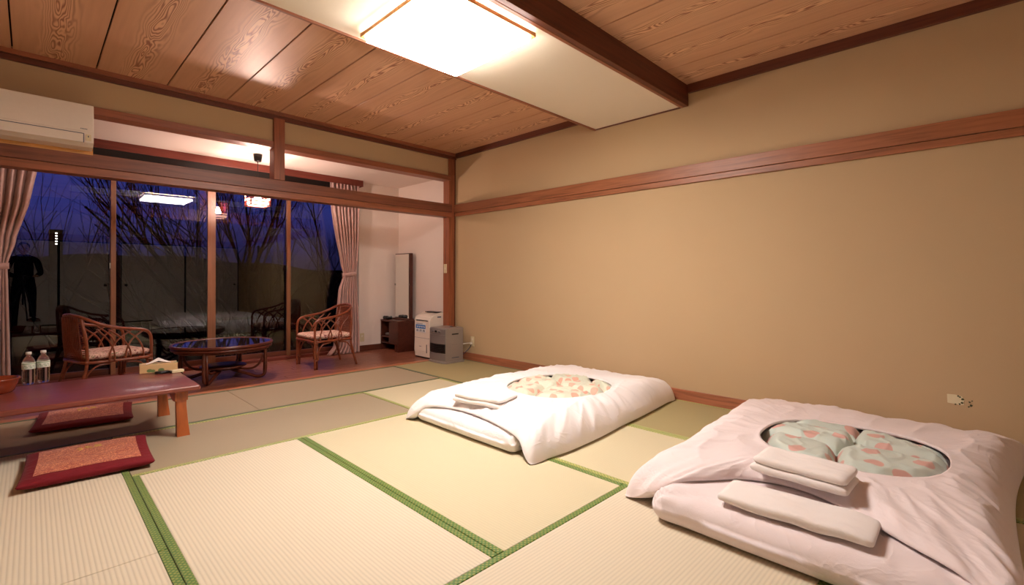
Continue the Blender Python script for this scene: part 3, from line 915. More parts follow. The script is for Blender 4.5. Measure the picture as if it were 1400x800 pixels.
def poly_hit(poly, c, th):
    d = (cos(th), sin(th)); best = None
    n = len(poly)
    for i in range(n):
        a, b = poly[i], poly[(i+1) % n]
        ex, ey = b[0]-a[0], b[1]-a[1]
        den = d[0]*ey - d[1]*ex
        if abs(den) < 1e-9: continue
        ax, ay = a[0]-c[0], a[1]-c[1]
        t = (ax*ey - ay*ex)/den; s_ = (ax*d[1]-ay*d[0])/den
        if t > 0 and -1e-6 <= s_ <= 1+1e-6:
            if best is None or t > best[0]: best = (t, a[2]+(b[2]-a[2])*s_, i+s_)
    return best

def duvet(label, outline, hc, hr, hexp, ztop, mc, mq, seed, topfn, puffs, rot=0, corners=()):
    cx, cy = hc
    root = thing('futon_duvet', label, 'duvet', (cx, cy, 0))
    sm = spline(outline, 5, True)
    poly = [(p.x, p.y, max(0, p.z)) for p in sm]
    # perimeter length parameterisation: sample angles so that points are even along the outline
    NT = 420; NS = 70
    angs = []
    pts = []
    n = len(poly)
    per = [0]
    for i in range(n):
        a, b = poly[i], poly[(i+1) % n]; per.append(per[-1]+sqrt((a[0]-b[0])**2+(a[1]-b[1])**2))
    tot = per[-1]; j = 0
    for k in range(NT):
        s_ = tot*k/NT
        while per[j+1] < s_: j += 1
        t = (s_-per[j])/(per[j+1]-per[j]+1e-9); a, b = poly[j], poly[(j+1) % n]
        pts.append((a[0]+(b[0]-a[0])*t, a[1]+(b[1]-a[1])*t, a[2]+(b[2]-a[2])*t))
    def hole(th):
        c, s_ = abs(cos(th-rot)), abs(sin(th-rot))
        return 1/((c/hr[0])**hexp+(s_/hr[1])**hexp)**(1/hexp)
    bm = bm_new(); rings = []
    hz = []
    for k in range(NT):
        x1, y1, zb = pts[k]
        th = math.atan2(y1-cy, x1-cx); R = sqrt((x1-cx)**2+(y1-cy)**2); r0 = hole(th)
        hx, hy = cx+r0*cos(th), cy+r0*sin(th)
        perpos = tot*k/NT
        dc = min(sqrt((x1-a)**2+(y1-b)**2) for a, b in corners)
        onmat = 1 if zb > .06 else 0
        E_ = (.034 if not onmat else .016)*(1-.85*math.exp(-(dc/.13)**2))
        col = []
        for i in range(-2, NS+5):
            if i < 0:      # turned-under hem of the hole
                s_ = 0; x, y = hx - .004*i*cos(th)*1.2, hy - .004*i*sin(th)*1.2
                z = topfn(hx, hy, ztop) + i*.006
                if i == -1: x, y = hx, hy
            elif i <= NS:
                s_ = i/NS; s_ = 1-(1-s_)**1.5
                x, y = hx+(x1-hx)*s_, hy+(y1-hy)*s_
                dist = (1-s_)*(R-r0)            # distance from the outline
                wid = .25
                q = min(1, dist/wid)
                prof = (1-(1-q)**2.3)**.62
                zt = topfn(x, y, ztop)
                kf = math.exp(-dist/.14)
                am = .5+.9*abs(noise.noise(Vector((perpos*1.3, seed, 0))))
                ph = perpos*34 + 5*noise.noise(Vector((perpos*2.5, dist*3, seed)))
                fold = sin(ph)*.010*kf*am*min(1, dist/.03)
                fold += sin(perpos*71+4*noise.noise(Vector((perpos*4, dist*5, seed+3))))*.004*kf*min(1, dist/.03)
                # long creases over the top
                rn = noise.noise(Vector((x*3.0+seed, y*3.0, .3)))
                cr = (1-abs(noise.noise(Vector((x*2.6+y*1.2+seed, y*4.5-x*1.0, 2.2))))*2)**3 if True else 0
                damp = min(1, s_*5)
                wr = (.010*rn + .011*max(0, cr))*min(1, dist/.1)*damp
                st = noise.noise(Vector((perpos*9+seed, dist*1.5, 7.7)))
                st2 = max(0, 1-abs(noise.noise(Vector((perpos*5+seed*2, dist*2.2, 1.7))))*5)
                wr += (.015*st + .015*st2)*math.exp(-dist/.28)*min(1, dist/.05)*damp
                z = zb + E_ + (zt-zb-E_)*prof + fold + wr
                # rolled lip around the hole
                dh = s_*(R-r0)
                z += .007*math.exp(-(dh/.02)**2)
                z = max(z, zb+.004)
            else:          # hem turned under along the outline
                t = (i-NS)
                inn = (-.004, .006, .030, .06)[t-1]*(1 if not onmat else .5)
                x, y = x1-(x1-cx)/R*inn, y1-(y1-cy)/R*inn
                z = zb + E_*(.62, .28, .08, .02)[t-1] + .001
            col.append(bm.verts.new((x-cx, y-cy, z)))
        rings.append(col)
    for k in range(NT):
        a, b = rings[k], rings[(k+1) % NT]
        for i in range(len(a)-1): bm.faces.new((a[i], a[i+1], b[i+1], b[i]))
    c = obj('duvet_cover', bm, mc, root, True)
    # quilt seen through the opening
    bm = bm_new(); NR = 60; NA = 200
    ctr = None; rg = []
    def qz(x, y, e):
        base = topfn(x, y, ztop) - .012
        f1 = 1e9; f2 = 1e9
        for (px, py, w) in puffs:
            d = sqrt((x-px)**2+(y-py)**2) - w
            if d < f1: f1, f2 = d, f1
            elif d < f2: f2 = d
        seam = min(1, (f2-f1)/.11)
        z = base + .075*(1-(1-seam)**2.2) - .048
        z += .010*noise.noise(Vector((x*6+seed, y*6, 1)))
        rr = 1-abs(noise.noise(Vector((x*9+y*5, y*11-x*3, seed+4))))*2.2
        z += .008*max(0, rr)**3*(.4+seam*.6)
        z += .004*max(0, 1-abs(noise.noise(Vector((x*14-y*6, y*5+x*4, seed+9))))*3)
        return z - .05*max(0, e-.82)/.18
    c0 = bm.verts.new((0, 0, qz(cx, cy, 0)))
    for i in range(1, NR+1):
        row = []
        for k in range(NA):
            th = 2*pi*k/NA; r = hole(th)*1.05*i/NR
            x, y = cx+r*cos(th), cy+r*sin(th)
            row.append(bm.verts.new((x-cx, y-cy, qz(x, y, i/NR))))
        rg.append(row)
    for k in range(NA): bm.faces.new((c0, rg[0][k], rg[0][(k+1) % NA]))
    for a, b in zip(rg, rg[1:]):
        for k in range(NA): bm.faces.new((a[k], b[k], b[(k+1) % NA], a[(k+1) % NA]))
    obj('quilt', bm, mq, root, True, label='patterned quilt seen through the round opening')
    return root

def top1(x, y, z):
    return z + .022*sin((x-2.0)*1.5) - .02*max(0, 2.4-x)/.4 - .02*max(0, x-3.4)/.4
out1 = [(1.95, 3.03, 0), (2.12, 3.06, 0), (2.5, 3.09, 0), (3.0, 3.10, 0), (3.5, 3.10, 0), (3.84, 3.06, .0), (3.895, 2.9, .0), (3.90, 2.5, .0), (3.905, 2.1, 0), (3.905, 1.90, 0),
        (3.75, 1.875, 0), (3.51, 1.845, 0), (3.2, 1.815, 0), (2.9, 1.795, 0), (2.6, 1.765, 0), (2.26, 1.755, 0), (2.08, 1.775, 0), (1.965, 1.79, 0),
        (1.975, 1.86, .03), (2.005, 1.94, .095), (2.02, 2.10, .122), (2.06, 2.28, .124), (2.08, 2.48, .124), (2.05, 2.68, .124), (2.0, 2.84, .110), (1.96, 2.93, .05)]
mattress('white futon mattress of the far bed', 1.975, 3.86, 1.95, 2.965, .125, M_DUVETW, 1.3)
duvet('white covered duvet of the far bed with pale floral quilt showing', out1, (2.875, 2.335), (.40, .37), 2.3, .195, M_DUVETW, M_QUILT1, 2.0, top1,
      [(2.62, 2.5, 0), (2.9, 2.55, 0), (3.15, 2.45, 0), (2.7, 2.18, 0), (3.02, 2.2, 0), (3.2, 2.1, 0)], 0, [(1.95, 3.03), (3.86, 3.07), (3.905, 1.9), (1.965, 1.79)])

def top2(x, y, z):
    return z + .012*sin((x-2.0)*2.0) - .03*max(0, 2.35-x)/.4 - .015*max(0, x-3.5)/.3
out2 = [(2.02, 1.225, 0), (2.28, 1.20, 0), (2.76, 1.225, 0), (3.2, 1.25, 0), (3.6, 1.27, 0), (3.84, 1.22, 0), (3.90, 1.0, 0), (3.90, .55, 0), (3.90, .1, 0), (3.90, -.19, 0),
        (3.7, -.15, 0), (3.35, -.11, 0), (3.0, -.09, 0), (2.6, -.09, 0), (2.25, -.10, 0), (1.97, -.12, 0), (1.86, -.12, .01),
        (1.90, -.05, .09), (1.965, .04, .140), (2.06, .18, .146), (2.15, .31, .148), (2.25, .47, .148), (2.27, .62, .148), (2.22, .76, .148), (2.10, .87, .146), (2.02, .96, .135), (1.975, 1.06, .07), (1.985, 1.15, .015)]
mattress('pinkish white futon mattress of the near bed', 1.872, 3.86, -.06, 1.035, .142, M_DUVET, 4.7)
duvet('pinkish white covered duvet of the near bed with sage dotted quilt showing', out2, (2.87, .485), (.385, .375), 2.5, .205, M_DUVET, M_QUILT2, 6.0, top2,
      [(2.65, .68, 0), (2.98, .66, 0), (3.2, .7, 0), (2.72, .32, 0), (3.06, .30, 0), (3.2, .2, 0), (2.56, .85, 0)], 0, [(2.02, 1.225), (3.87, 1.24), (3.90, -.19), (1.86, -.12)])

# folded linens
def folded(label, loc, rotz, sx, sy, layers, th, seed, cat='towel', name='folded_towel'):
    root = thing(name, label, cat, loc, rotz)
    for i in range(layers):
        def fn(p, i=i):
            u = p.x/(sx/2)
            e = 1 - .25*max(0, abs(p.y)/(sy/2)-.8)/.2
            return Vector((p.x + .004*noise.noise(Vector((p.y*9, seed, i))), p.y*(1-.02*i) , p.z*e + .006*noise.noise(Vector((p.x*9, p.y*9, seed+i))) + .003*noise.noise(Vector((p.x*30, p.y*12, seed+i)))))
        bm = bm_new(); soft_box(bm, sx-.008*i, sy-.008*i, th, th*.48, 20, 28, 6, fn, (.003*i, -.004*i, th/2+th*.96*i))
        obj('folded_layer', bm, M_TOWEL, root, True)
    return root
folded('folded white linen lying on the far duvet', (2.215, 2.455, .187), radians(12), .24, .40, 2, .030, 1.0, 'linen', 'folded_linen')
folded('thick folded white linen lying by the dotted quilt on the near duvet', (2.285, .545, .206), radians(-2), .20, .36, 2, .036, 5.0, 'linen', 'folded_linen')
# flat pillow case on the near mattress edge
PL = thing('pillow', 'flat white pillow tucked under the near duvet edge', 'pillow', (2.045, .515, .143), radians(1))
def pf(p):
    w = .009*noise.noise(Vector((p.x*8, p.y*8, 3))) + .004*noise.noise(Vector((p.x*25, p.y*10, 5)))
    k = abs(p.y)/.27
    return Vector((p.x, p.y, (p.z+w)*(1-.45*k**3)))
bm = bm_new(); soft_box(bm, .20, .51, .042, .017, 18, 40, 5, pf, (0, 0, .021)); obj('pillow_case', bm, M_TOWEL, PL, True)

# ================================================================== RATTAN CHAIRS
def rattan_chair(loc, rotz, label):
    """front of the chair looks along local +x"""
    c = thing('rattan_chair', label, 'chair', loc, rotz, 'rattan armchairs on the veranda')
    R_ = .0135
    wy = .255
    # legs
    for s_ in (-1, 1):
        bm = bm_new()
        tube(bm, spline([(.25, s_*wy, 0), (.25, s_*wy, .30), (.25, s_*wy, .46), (.235, s_*wy, .53), (.19, s_*wy, .565), (.10, s_*(wy+.005), .583), (-.03, s_*(wy+.005), .605), (-.14, s_*(wy-.01), .645), (-.205, s_*(wy-.055), .685), (-.243, s_*(wy-.13), .71), (-.255, 0, .722)], 6), R_, 8)
        obj('arm_rail', bm, W_RATTAN, c, True)
        bm = bm_new(); tube(bm, spline([(-.275, s_*.215, 0), (-.235, s_*.205, .16), (-.205, s_*.20, .31), (-.215, s_*.205, .50), (-.235, s_*.17, .69)], 6), R_, 8)
        obj('leg', bm, W_RATTAN, c, True)
        bm = bm_new(); tube(bm, [(.224, s_*(wy-.004), 0), (.224, s_*(wy-.004), .30)], R_*.8, 8)
        obj('leg', bm, W_RATTAN, c, True)
        # side gothic arches
        def arm_z(x): return .59 - .09*x if x < .15 else .575
        for i, (xa, xb) in enumerate(((.19, .04), (.05, .20), (.09, -.08), (-.07, .10), (-.03, -.16))):
            ym = s_*wy
            bm = bm_new()
            pts = [(xa, ym, .315), (xa+(xb-xa)*.05, ym, .40), (xa+(xb-xa)*.35, ym, .495), (xb, ym, arm_z(xb)-.004)]
            tube(bm, spline(pts, 5), .0075, 6); obj('arch_cane', bm, W_RATTAN, c, True)
        # corner braces
        bm = bm_new()
        tube(bm, spline([(.212, s_*wy, .10), (.205, s_*wy, .20), (.16, s_*wy, .275), (.06, s_*(wy-.01), .292)], 5), .008, 6)
        obj('brace', bm, W_RATTAN, c, True); bm = bm_new()
        tube(bm, spline([(-.225, s_*.20, .14), (-.20, s_*.205, .22), (-.14, s_*.215, .28), (-.05, s_*.225, .292)], 5), .008, 6)
        obj('brace', bm, W_RATTAN, c, True); bm = bm_new()
        tube(bm, spline([(.25, s_*(wy-.03), .12), (.25, s_*(wy-.04), .22), (.25, s_*(wy-.10), .285), (.25, s_*.05, .295)], 5), .008, 6)
        obj('brace', bm, W_RATTAN, c, True)
    # seat frame
    bm = bm_new()
    tube(bm, spline([(.25, -wy, .315), (.25, 0, .315), (.25, wy, .315), (.0, wy-.012, .315), (-.205, .205, .315), (-.225, 0, .315), (-.205, -.205, .315), (.0, -wy+.012, .315)], 5, True), R_, 8, closed=True)
    obj('seat_frame', bm, W_RATTAN, c, True)
    for xx in (.15, -.05):
        bm = bm_new(); tube(bm, [(xx, -wy+.02, .315), (xx, wy-.02, .315)], .009, 6); obj('seat_support', bm, W_RATTAN, c, True)
    # woven back panel
    bm = bm_new()
    for q in range(15):
        y = -.155 + .31*q/14
        tube(bm, spline([(-.218, y, .325), (-.235-.02*(1-(y/.17)**2), y, .50), (-.25, y*.92, .715-.02*(abs(y)/.155)**2)], 4), .0045, 5)
    for q in range(24):
        z = .335 + .36*q/23
        tube(bm, spline([(-.212-.02*(z-.32), -.185, z), (-.232-.04*(z-.3), 0, z), (-.212-.02*(z-.32), .185, z)], 4), .0042, 5)
    p = obj('woven_back', bm, W_RATTAN, c, True); p['kind'] = 'stuff'
    # cushion
    def cf(p):
        r = max(abs(p.x)/.235, abs(p.y)/.235)
        return Vector((p.x, p.y*(1 if p.x > 0 else 1+.35*p.x), p.z*(1.05-.3*r**3)+.004*noise.noise(p*12)))
    bm = bm_new(); soft_box(bm, .49, .45, .062, .03, 20, 20, 5, cf, (.025, 0, .362)); obj('seat_cushion', bm, M_SEAT, c, True)
    # bindings
    for s_ in (-1, 1):
        for z in (.10, .295, .33):
            bm = bm_new(); tube(bm, [(.237, s_*wy, z-.008), (.237, s_*wy, z+.008)], .022, 10); obj('cane_binding', bm, W_RATTAN, c, True)
        bm = bm_new(); tube(bm, [(-.206, s_*.20, .30), (-.206, s_*.20, .33)], .018, 8); obj('cane_binding', bm, W_RATTAN, c, True)
    return c
rattan_chair((2.52, 5.655, -.006), pi, 'brown rattan armchair beside the right curtain with floral seat cushion')
rattan_chair((.475, 5.68, -.006), radians(17), 'brown rattan armchair behind the low table with floral seat cushion')

# ================================================================== COFFEE TABLE
CT = thing('coffee_table', 'dark oval rattan coffee table with glass top between the armchairs', 'table', (1.405, 5.60, -.006))
rx, ry, zt = .445, .43, .375
def ell(rxx, ryy, z, n=48): return [(rxx*cos(2*pi*i/n), ryy*sin(2*pi*i/n), z) for i in range(n)]
bm = bm_new(); tube(bm, ell(rx, ry, zt-.010), .016, 8, closed=True); tube(bm, ell(rx-.005, ry-.005, zt-.040), .014, 8, closed=True); obj('rim', bm, W_RATTAN_D, CT, True)
bm = bm_new(); tube(bm, ell(rx-.03, ry-.03, zt-.065), .010, 8, closed=True); obj('lower_ring', bm, W_RATTAN_D, CT, True)
bm = bm_new(); lathe(bm, [(0, zt), (rx-.012, zt), (rx-.01, zt-.003), (rx-.012, zt-.008), (0, zt-.008)], 64); obj('glass_top', bm, M_TGLASS, CT)
for k_ in range(4):
    a = radians(45+90*k_+8); ca, sa = cos(a), sin(a)
    P_ = lambda r, z, da=0: (r*cos(a+da), r*sin(a+da), z)
    bm = bm_new()
    tube(bm, spline([P_(rx-.04, zt-.05), P_(rx-.035, .2), P_(rx-.035, .09), P_(rx-.055, .035), P_(rx-.12, .018), P_(rx-.22, .05), P_(.08, .095)], 6), .0165, 8)
    obj('leg', bm, W_RATTAN_D, CT, True)
    bm = bm_new()
    tube(bm, spline([P_(rx-.055, .25), P_(rx-.10, .15), P_(rx-.19, .10), P_(.10, .11)], 6), .012, 8)
    obj('leg_brace', bm, W_RATTAN_D, CT, True); bm = bm_new()
    tube(bm, [P_(rx-.058, .02, .05), P_(rx-.045, zt-.05, .05)], .012, 8)
    obj('leg_brace', bm, W_RATTAN_D, CT, True)
bm = bm_new(); lathe(bm, [(0, .09), (.12, .10), (.20, .125), (.215, .135), (.20, .145), (0, .15)], 40); obj('lower_shelf', bm, W_RATTAN_D, CT, True)

# ================================================================== DRESSER WITH MIRROR
D = thing('mirror_dresser', 'low dark wooden dresser with tall narrow mirror in the veranda corner', 'dresser', (3.77, 6.08, -.006))
# local: front faces -x ; x -.16...15 ; y -.24 .. .22
x0, x1, y0, y1, hh = -.145, .145, -.235, .235, .44
boxobj('side_panel', (x0, x1, y0, y0+.018, 0, hh-.02), W_DRESS, D, bev=.002)
boxobj('side_panel', (x0, x1, y1-.018, y1, 0, hh-.02), W_DRESS, D, bev=.002)
bm = bm_new(); box(bm, x0-.006, x1, y0-.004, y1, hh-.022, hh, bev=.006, seg=3); obj('top_board', bm, W_DRESS, D)
boxobj('back_board', (x1-.01, x1, y0+.018, y1-.018, .03, hh-.022), W_DRESS, D)
boxobj('divider', (x0+.004, x1-.01, -.0, .016, .10, hh-.022), W_DRESS, D)
boxobj('shelf', (x0+.004, x1-.01, .016, y1-.018, .19, .205), W_DRESS, D)
boxobj('shelf', (x0+.004, x1-.01, y0+.018, y1-.018, .10, .115), W_DRESS, D)
boxobj('drawer', (x0+.002, x0+.02, y0+.020, -.002, .118, hh-.026), W_DRESS, D, bev=.003)
boxobj('kick_board', (x0+.01, x0+.025, y0+.018, y0+.10, 0, .10), W_DRESS, D)
# mirror board, stands on the near half of the top against the wall
boxobj('mirror_backing', (.05, .105, -.225, .16, hh, 1.405), W_DRESS, D, bev=.003)
boxobj('mirror_glass', (.0455, .0495, -.208, .150, hh+.03, 1.392), M_MIRROR, D)
boxobj('mirror_foot', (.0, .12, -.232, .165, hh, hh+.02), W_DRESS, D, bev=.003)
for yy in (-.213, .155): boxobj('mirror_clip', (.040, .0495, yy-.006, yy+.006, .94, .965), M_CHROME, D)
# things on the dresser
bm = bm_new(); soft_box(bm, .10, .13, .05, .022, 10, 12, 5, lambda p: p + Vector((0, 0, .006*noise.noise(p*30))), (0, 0, .025))
tag(obj('black_pouch', bm, M_BLACK, None, True, (3.685, 6.225, .434)), 'small black pouch on the low dresser', 'pouch')
bm = bm_new(); soft_box(bm, .16, .14, .04, .015, 8, 8, 4, None, (0, 0, .02))
tag(obj('grey_case', bm, M_SILVERD, None, True, (3.75, 6.205, .199)), 'dark grey case lying inside the open dresser shelf', 'case')

# ================================================================== DEHUMIDIFIER (front faces -x)
H = thing('dehumidifier', 'white dehumidifier with blue sticker between dresser and heater', 'dehumidifier', (3.745, 5.235, -.006))
bm = bm_new()
prof = [(-.135, .02), (-.142, .10), (-.142, .50), (-.128, .535), (-.10, .555), (.0, .585), (.10, .598), (.13, .585), (.138, .55), (.138, .02)]
ya, yb = -.172, .172
va = [bm.verts.new((p[0], ya, p[1])) for p in prof]; vb = [bm.verts.new((p[0], yb, p[1])) for p in prof]
n = len(prof)
for i in range(n): bm.faces.new((va[i], va[(i+1) % n], vb[(i+1) % n], vb[i]))
bm.faces.new(va); bm.faces.new(vb[::-1])
es = [e for e in bm.edges if abs(e.verts[0].co.y-e.verts[1].co.y) < 1e-6]
bmesh.ops.bevel(bm, geom=es, offset=.014, segments=3, profile=.5, affect='EDGES')
obj('casing', bm, M_WHITEPL, H)
boxobj('base', (-.13, .13, -.165, .165, 0, .022), M_BLACK, H, bev=.004)
boxobj('front_slot', (-.1435, -.137, -.135, .125, .485, .497), M_BLACK, H)
boxobj('tank_seam', (-.1432, -.140, -.168, .168, .262, .265), M_INK, H)
boxobj('handle_slot', (-.1445, -.138, -.115, -.100, .075, .185), M_BLACK, H, bev=.002)
boxobj('marking', (-.1433, -.141, .01, .06, .15, .156), M_INK, H)
boxobj('air_vent', (-.01, .08, -.13, .12, .590, .602), M_BLACK, H, bev=.002)
boxobj('side_handle', (-.02, .04, ya-.002, ya+.002, .53, .545), M_INK, H)
st = boxobj('sticker', (-.1442, -.1415, -.085, .135, .335, .46), M_PAPER, H)
boxobj('sticker_band', (-.1447, -.1440, -.085, .135, .385, .435), M_BLUE, st)
bm = bm_new()
for i in range(11):
    yy = .12 - i*.018
    if i % 4 != 3:
        box(bm, -.1446, -.1440, yy-.012, yy, .348, .376) if i % 2 else box(bm, -.1446, -.1440, yy-.008, yy, .345, .370)
    if i < 8: box(bm, -.1446, -.1440, yy-.010, yy, .443, .453)
tag(obj('sticker_print', bm, M_INK, st), kind='stuff')
bm = bm_new()
for i in range(7):
    yy = .11 - i*.027
    box(bm, -.1452, -.1446, yy-.016, yy, .398+.006*(i % 2), .418); 
tag(obj('sticker_lettering', bm, M_PAPER, st), kind='stuff')

# ================================================================== FAN HEATER (front faces -x)
K = thing('fan_heater', 'silver grey kerosene fan heater on tatami by the corner post', 'heater', (3.68, 4.80, 0))
bm = bm_new()
outl = [(-.14, -.165), (.125, -.165), (.125, .165), (-.14, .165), (-.158, .10), (-.163, 0), (-.158, -.10)]
def prism(bm, o_, z0, z1, bev=0):
    a = [bm.verts.new((x, y, z0)) for x, y in o_]; b = [bm.verts.new((x, y, z1)) for x, y in o_]
    n = len(o_); fs = []
    for i in range(n): fs.append(bm.faces.new((a[i], a[(i+1) % n], b[(i+1) % n], b[i])))
    bm.faces.new(a[::-1]); t = bm.faces.new(b)
    if bev: bmesh.ops.bevel(bm, geom=list(t.edges), offset=bev, segments=3, profile=.5, affect='EDGES')
prism(bm, outl, .02, .43, .016); obj('casing', bm, M_SILVER, K)
bm = bm_new(); prism(bm, [(-.15, -.182), (.13, -.182), (.13, .182), (-.15, .182), (-.175, .11), (-.182, 0), (-.175, -.11)], .0, .022, .006); obj('base_tray', bm, M_SILVER, K)
def front(name, z0, z1, off, m, parent, ys=.155):
    bm = bm_new(); nn = 12
    a, b, c, d = [], [], [], []
    for i in range(nn+1):
        y = -ys + 2*ys*i/nn; x = -.163 + .020*(abs(y)/.165)**2.2
        a.append(bm.verts.new((x-off, y, z0))); b.append(bm.verts.new((x-off, y, z1)))
        c.append(bm.verts.new((x+.01, y, z0))); d.append(bm.verts.new((x+.01, y, z1)))
    for i in range(nn):
        bm.faces.new((a[i], a[i+1], b[i+1], b[i])); bm.faces.new((c[i+1], c[i], d[i], d[i+1]))
        bm.faces.new((b[i], b[i+1], d[i+1], d[i])); bm.faces.new((a[i+1], a[i], c[i], c[i+1]))
    bm.faces.new((a[0], b[0], d[0], c[0])); bm.faces.new((b[-1], a[-1], c[-1], d[-1]))
    return obj(name, bm, m, parent)
front('front_panel', .235, .345, .004, M_SILVERD, K)
front('control_panel', .350, .412, .005, M_SILVERD, K)
front('lower_panel', .035, .118, .004, M_SILVERD, K)
front('outlet_recess', .122, .232, .002, M_BLACK, K)
for i in range(5): front('louvre', .130+i*.021, .138+i*.021, .007, M_BLACK, K, .15)
bm = bm_new()
for v in bmesh.ops.create_uvsphere(bm, u_segments=18, v_segments=10, radius=1)['verts']: v.co = Vector((-.166+v.co.x*.006, v.co.y*.10, .384+v.co.z*.022))
obj('control_bezel', bm, M_SILVER, K, True)
boxobj('display', (-.174, -.166, -.022, .022, .372, .398), M_BLACK, K, bev=.003)
for yy in (-.075, -.055, .055, .075): boxobj('button', (-.1745, -.166, yy-.007, yy+.007, .378, .388), M_INK, K, bev=.002)
boxobj('tank_lid', (-.02, .10, -.15, -.02, .429, .434), M_SILVER, K, bev=.002)
boxobj('lid_latch', (.0, .06, -.12, -.06, .434, .440), M_CHROME, K, bev=.002)
boxobj('side_grip', (-.05, .05, -.168, -.1640, .345, .36), M_BLACK, K)
boxobj('marking', (-.05, .06, -.1665, -.1640, .06, .068), M_INK, K)
boxobj('marking', (-.05, .03, -.1665, -.1640, .225, .228), M_SILVERD, K)

# outlet, plug and cord
O = thing('wall_outlet', 'ivory wall outlet low on ochre wall beside the heater', 'outlet', (XW, 4.595, .243))
boxobj('cover_plate', (-.008, -.001, -.033, .033, -.062, .062), M_IVORY, O, bev=.003)
boxobj('socket', (-.0095, -.0075, -.012, .012, .012, .040), M_WHITEPL, O, bev=.001)
bm = bm_new(); tube(bm, spline([(3.925-.02, 4.60, .222), (3.895, 4.63, .222), (3.87, 4.68, .212), (3.84, 4.72, .20), (3.812, 4.76, .19)], 6), .0055, 8)
cd = tag(obj('power_cord', bm, M_WHITEPL, None, True), 'white cord from the wall outlet to the heater', 'cord')
boxobj('plug', (3.895, 3.920, 4.585, 4.612, .208, .236), M_WHITEPL, cd, bev=.003)
bm = bm_new(); tube(bm, spline([(3.915, 4.605, .205), (3.905, 4.63, .16), (3.89, 4.68, .11), (3.87, 4.75, .05)], 6), .004, 8)
cd = tag(obj('power_cord', bm, M_INK, None, True), 'thin dark cord hanging from the wall outlet behind the heater', 'cord')
S = thing('light_switch', 'small ivory light switch on the veranda side of corner post', 'switch', (3.812, 5.0, 1.165))
boxobj('switch_plate', (-.008, -.001, -.025, .035, -.058, .058), M_IVORY, S, bev=.002)
boxobj('rocker', (-.011, -.0075, -.006, .012, -.012, .012), M_WHITEPL, S, bev=.001)
S = thing('wall_outlet', 'beige wall outlet beside the right curtain bottom', 'outlet', (3.335, YV, .19))
boxobj('cover_plate', (-.033, .033, -.008, -.001, -.06, .06), M_IVORY, S, bev=.003)
boxobj('socket', (-.012, .012, -.0095, -.0075, .005, .032), M_WHITEPL, S, bev=.001)

# torn wallpaper patch
WP = thing('wallpaper_patch', 'small pale torn patch with dark scuffs on the ochre wall', 'patch', (XW, .128, .315))
bm = bm_new()
pp = [(.038, .028), (.0, .030), (-.028, .024), (-.034, .012), (-.040, .004), (-.034, -.012), (-.038, -.026), (-.018, -.030), (.012, -.026), (.036, -.024)]
a = [bm.verts.new((-.0015, y, z)) for y, z in pp]; b = [bm.verts.new((0, y, z)) for y, z in pp]
bm.faces.new(a); bm.faces.new(b[::-1])
for i in range(len(pp)): bm.faces.new((a[i], a[(i+1) % len(pp)], b[(i+1) % len(pp)], b[i]))
obj('pale_patch', bm, M_TAPE, WP)
bm = bm_new()
random.seed(3)
for (y, z, r) in ((-.012, .024, .006), (-.02, .018, .005), (-.032, .006, .007), (-.028, -.014, .006), (-.062, -.004, .005), (-.068, -.022, .007), (-.058, -.032, .005), (-.072, .004, .004), (.0, -.028, .005), (-.018, -.024, .006)):
    n = 7
    vs = [bm.verts.new((-.0022, y+r*(.5+random.random()*.8)*cos(2*pi*i/n), z+r*(.5+random.random()*.8)*sin(2*pi*i/n))) for i in range(n)]
    bm.faces.new(vs)
k = tag(obj('scuff_marks', bm, M_SCUFF, WP), kind='stuff'); k.modifiers.new('t', 'SOLIDIFY').thickness = .001

# ================================================================== OUTSIDE
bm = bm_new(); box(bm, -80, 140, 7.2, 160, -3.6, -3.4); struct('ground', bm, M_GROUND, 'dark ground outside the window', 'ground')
bm = bm_new()
nx = 90; prev = None
for i in range(nx+1):
    x = -70+220*i/nx
    h = 2.6 + 2.2*noise.noise(Vector((x*.03, 1.3, 0))) + .7*noise.noise(Vector((x*.15, 4.3, 0)))
    row = [bm.verts.new((x, 60, -3.4)), bm.verts.new((x, 68, h*.6)), bm.verts.new((x, 76, h)), bm.verts.new((x, 95, -3.4))]
    if prev:
        for k in range(3): bm.faces.new((prev[k], row[k], row[k+1], prev[k+1]))
    prev = row
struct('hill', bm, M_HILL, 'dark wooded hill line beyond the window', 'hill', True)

def branch_tree(label, base, limbs, seed, depth=4):
    rnd = random.Random(seed)
    t = thing('bare_tree', label, 'tree', base)
    bmT = bm_new(); bmB = bm_new()
    def grow(bm, p, d, L, r, lv):
        n = 5; pts = [p.copy()]; rs = [r]
        q = p.copy(); dd = d.copy()
        for i in range(n):
            dd = (dd + Vector((rnd.uniform(-.16, .16), rnd.uniform(-.16, .16), rnd.uniform(-.08, .14)))).normalized()
            q = q + dd*L/n; pts.append(q.copy()); rs.append(r*(1-.6*(i+1)/n))
        tube(bm, pts, rs, 5 if lv < 2 else 4, caps=False)
        if lv >= depth: return
        kids = 4 if lv == 0 else (5 if lv < 3 else 3)
        for k in range(kids):
            f = .25+.75*(k+rnd.random()*.6)/kids
            idx = min(n, max(1, int(f*n)))
            nd = (dd*.9 + Vector((rnd.uniform(-.75, .75), rnd.uniform(-.5, .5), rnd.uniform(-.1, .7)))).normalized()
            grow(bmB, pts[idx], nd, L*rnd.uniform(.5, .72), rs[idx]*.62, lv+1)
    for (o_, d, L, r) in limbs:
        grow(bmT, Vector(o_), Vector(d).normalized(), L, r, 0)
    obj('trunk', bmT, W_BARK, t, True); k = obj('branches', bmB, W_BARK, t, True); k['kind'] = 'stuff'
    return t
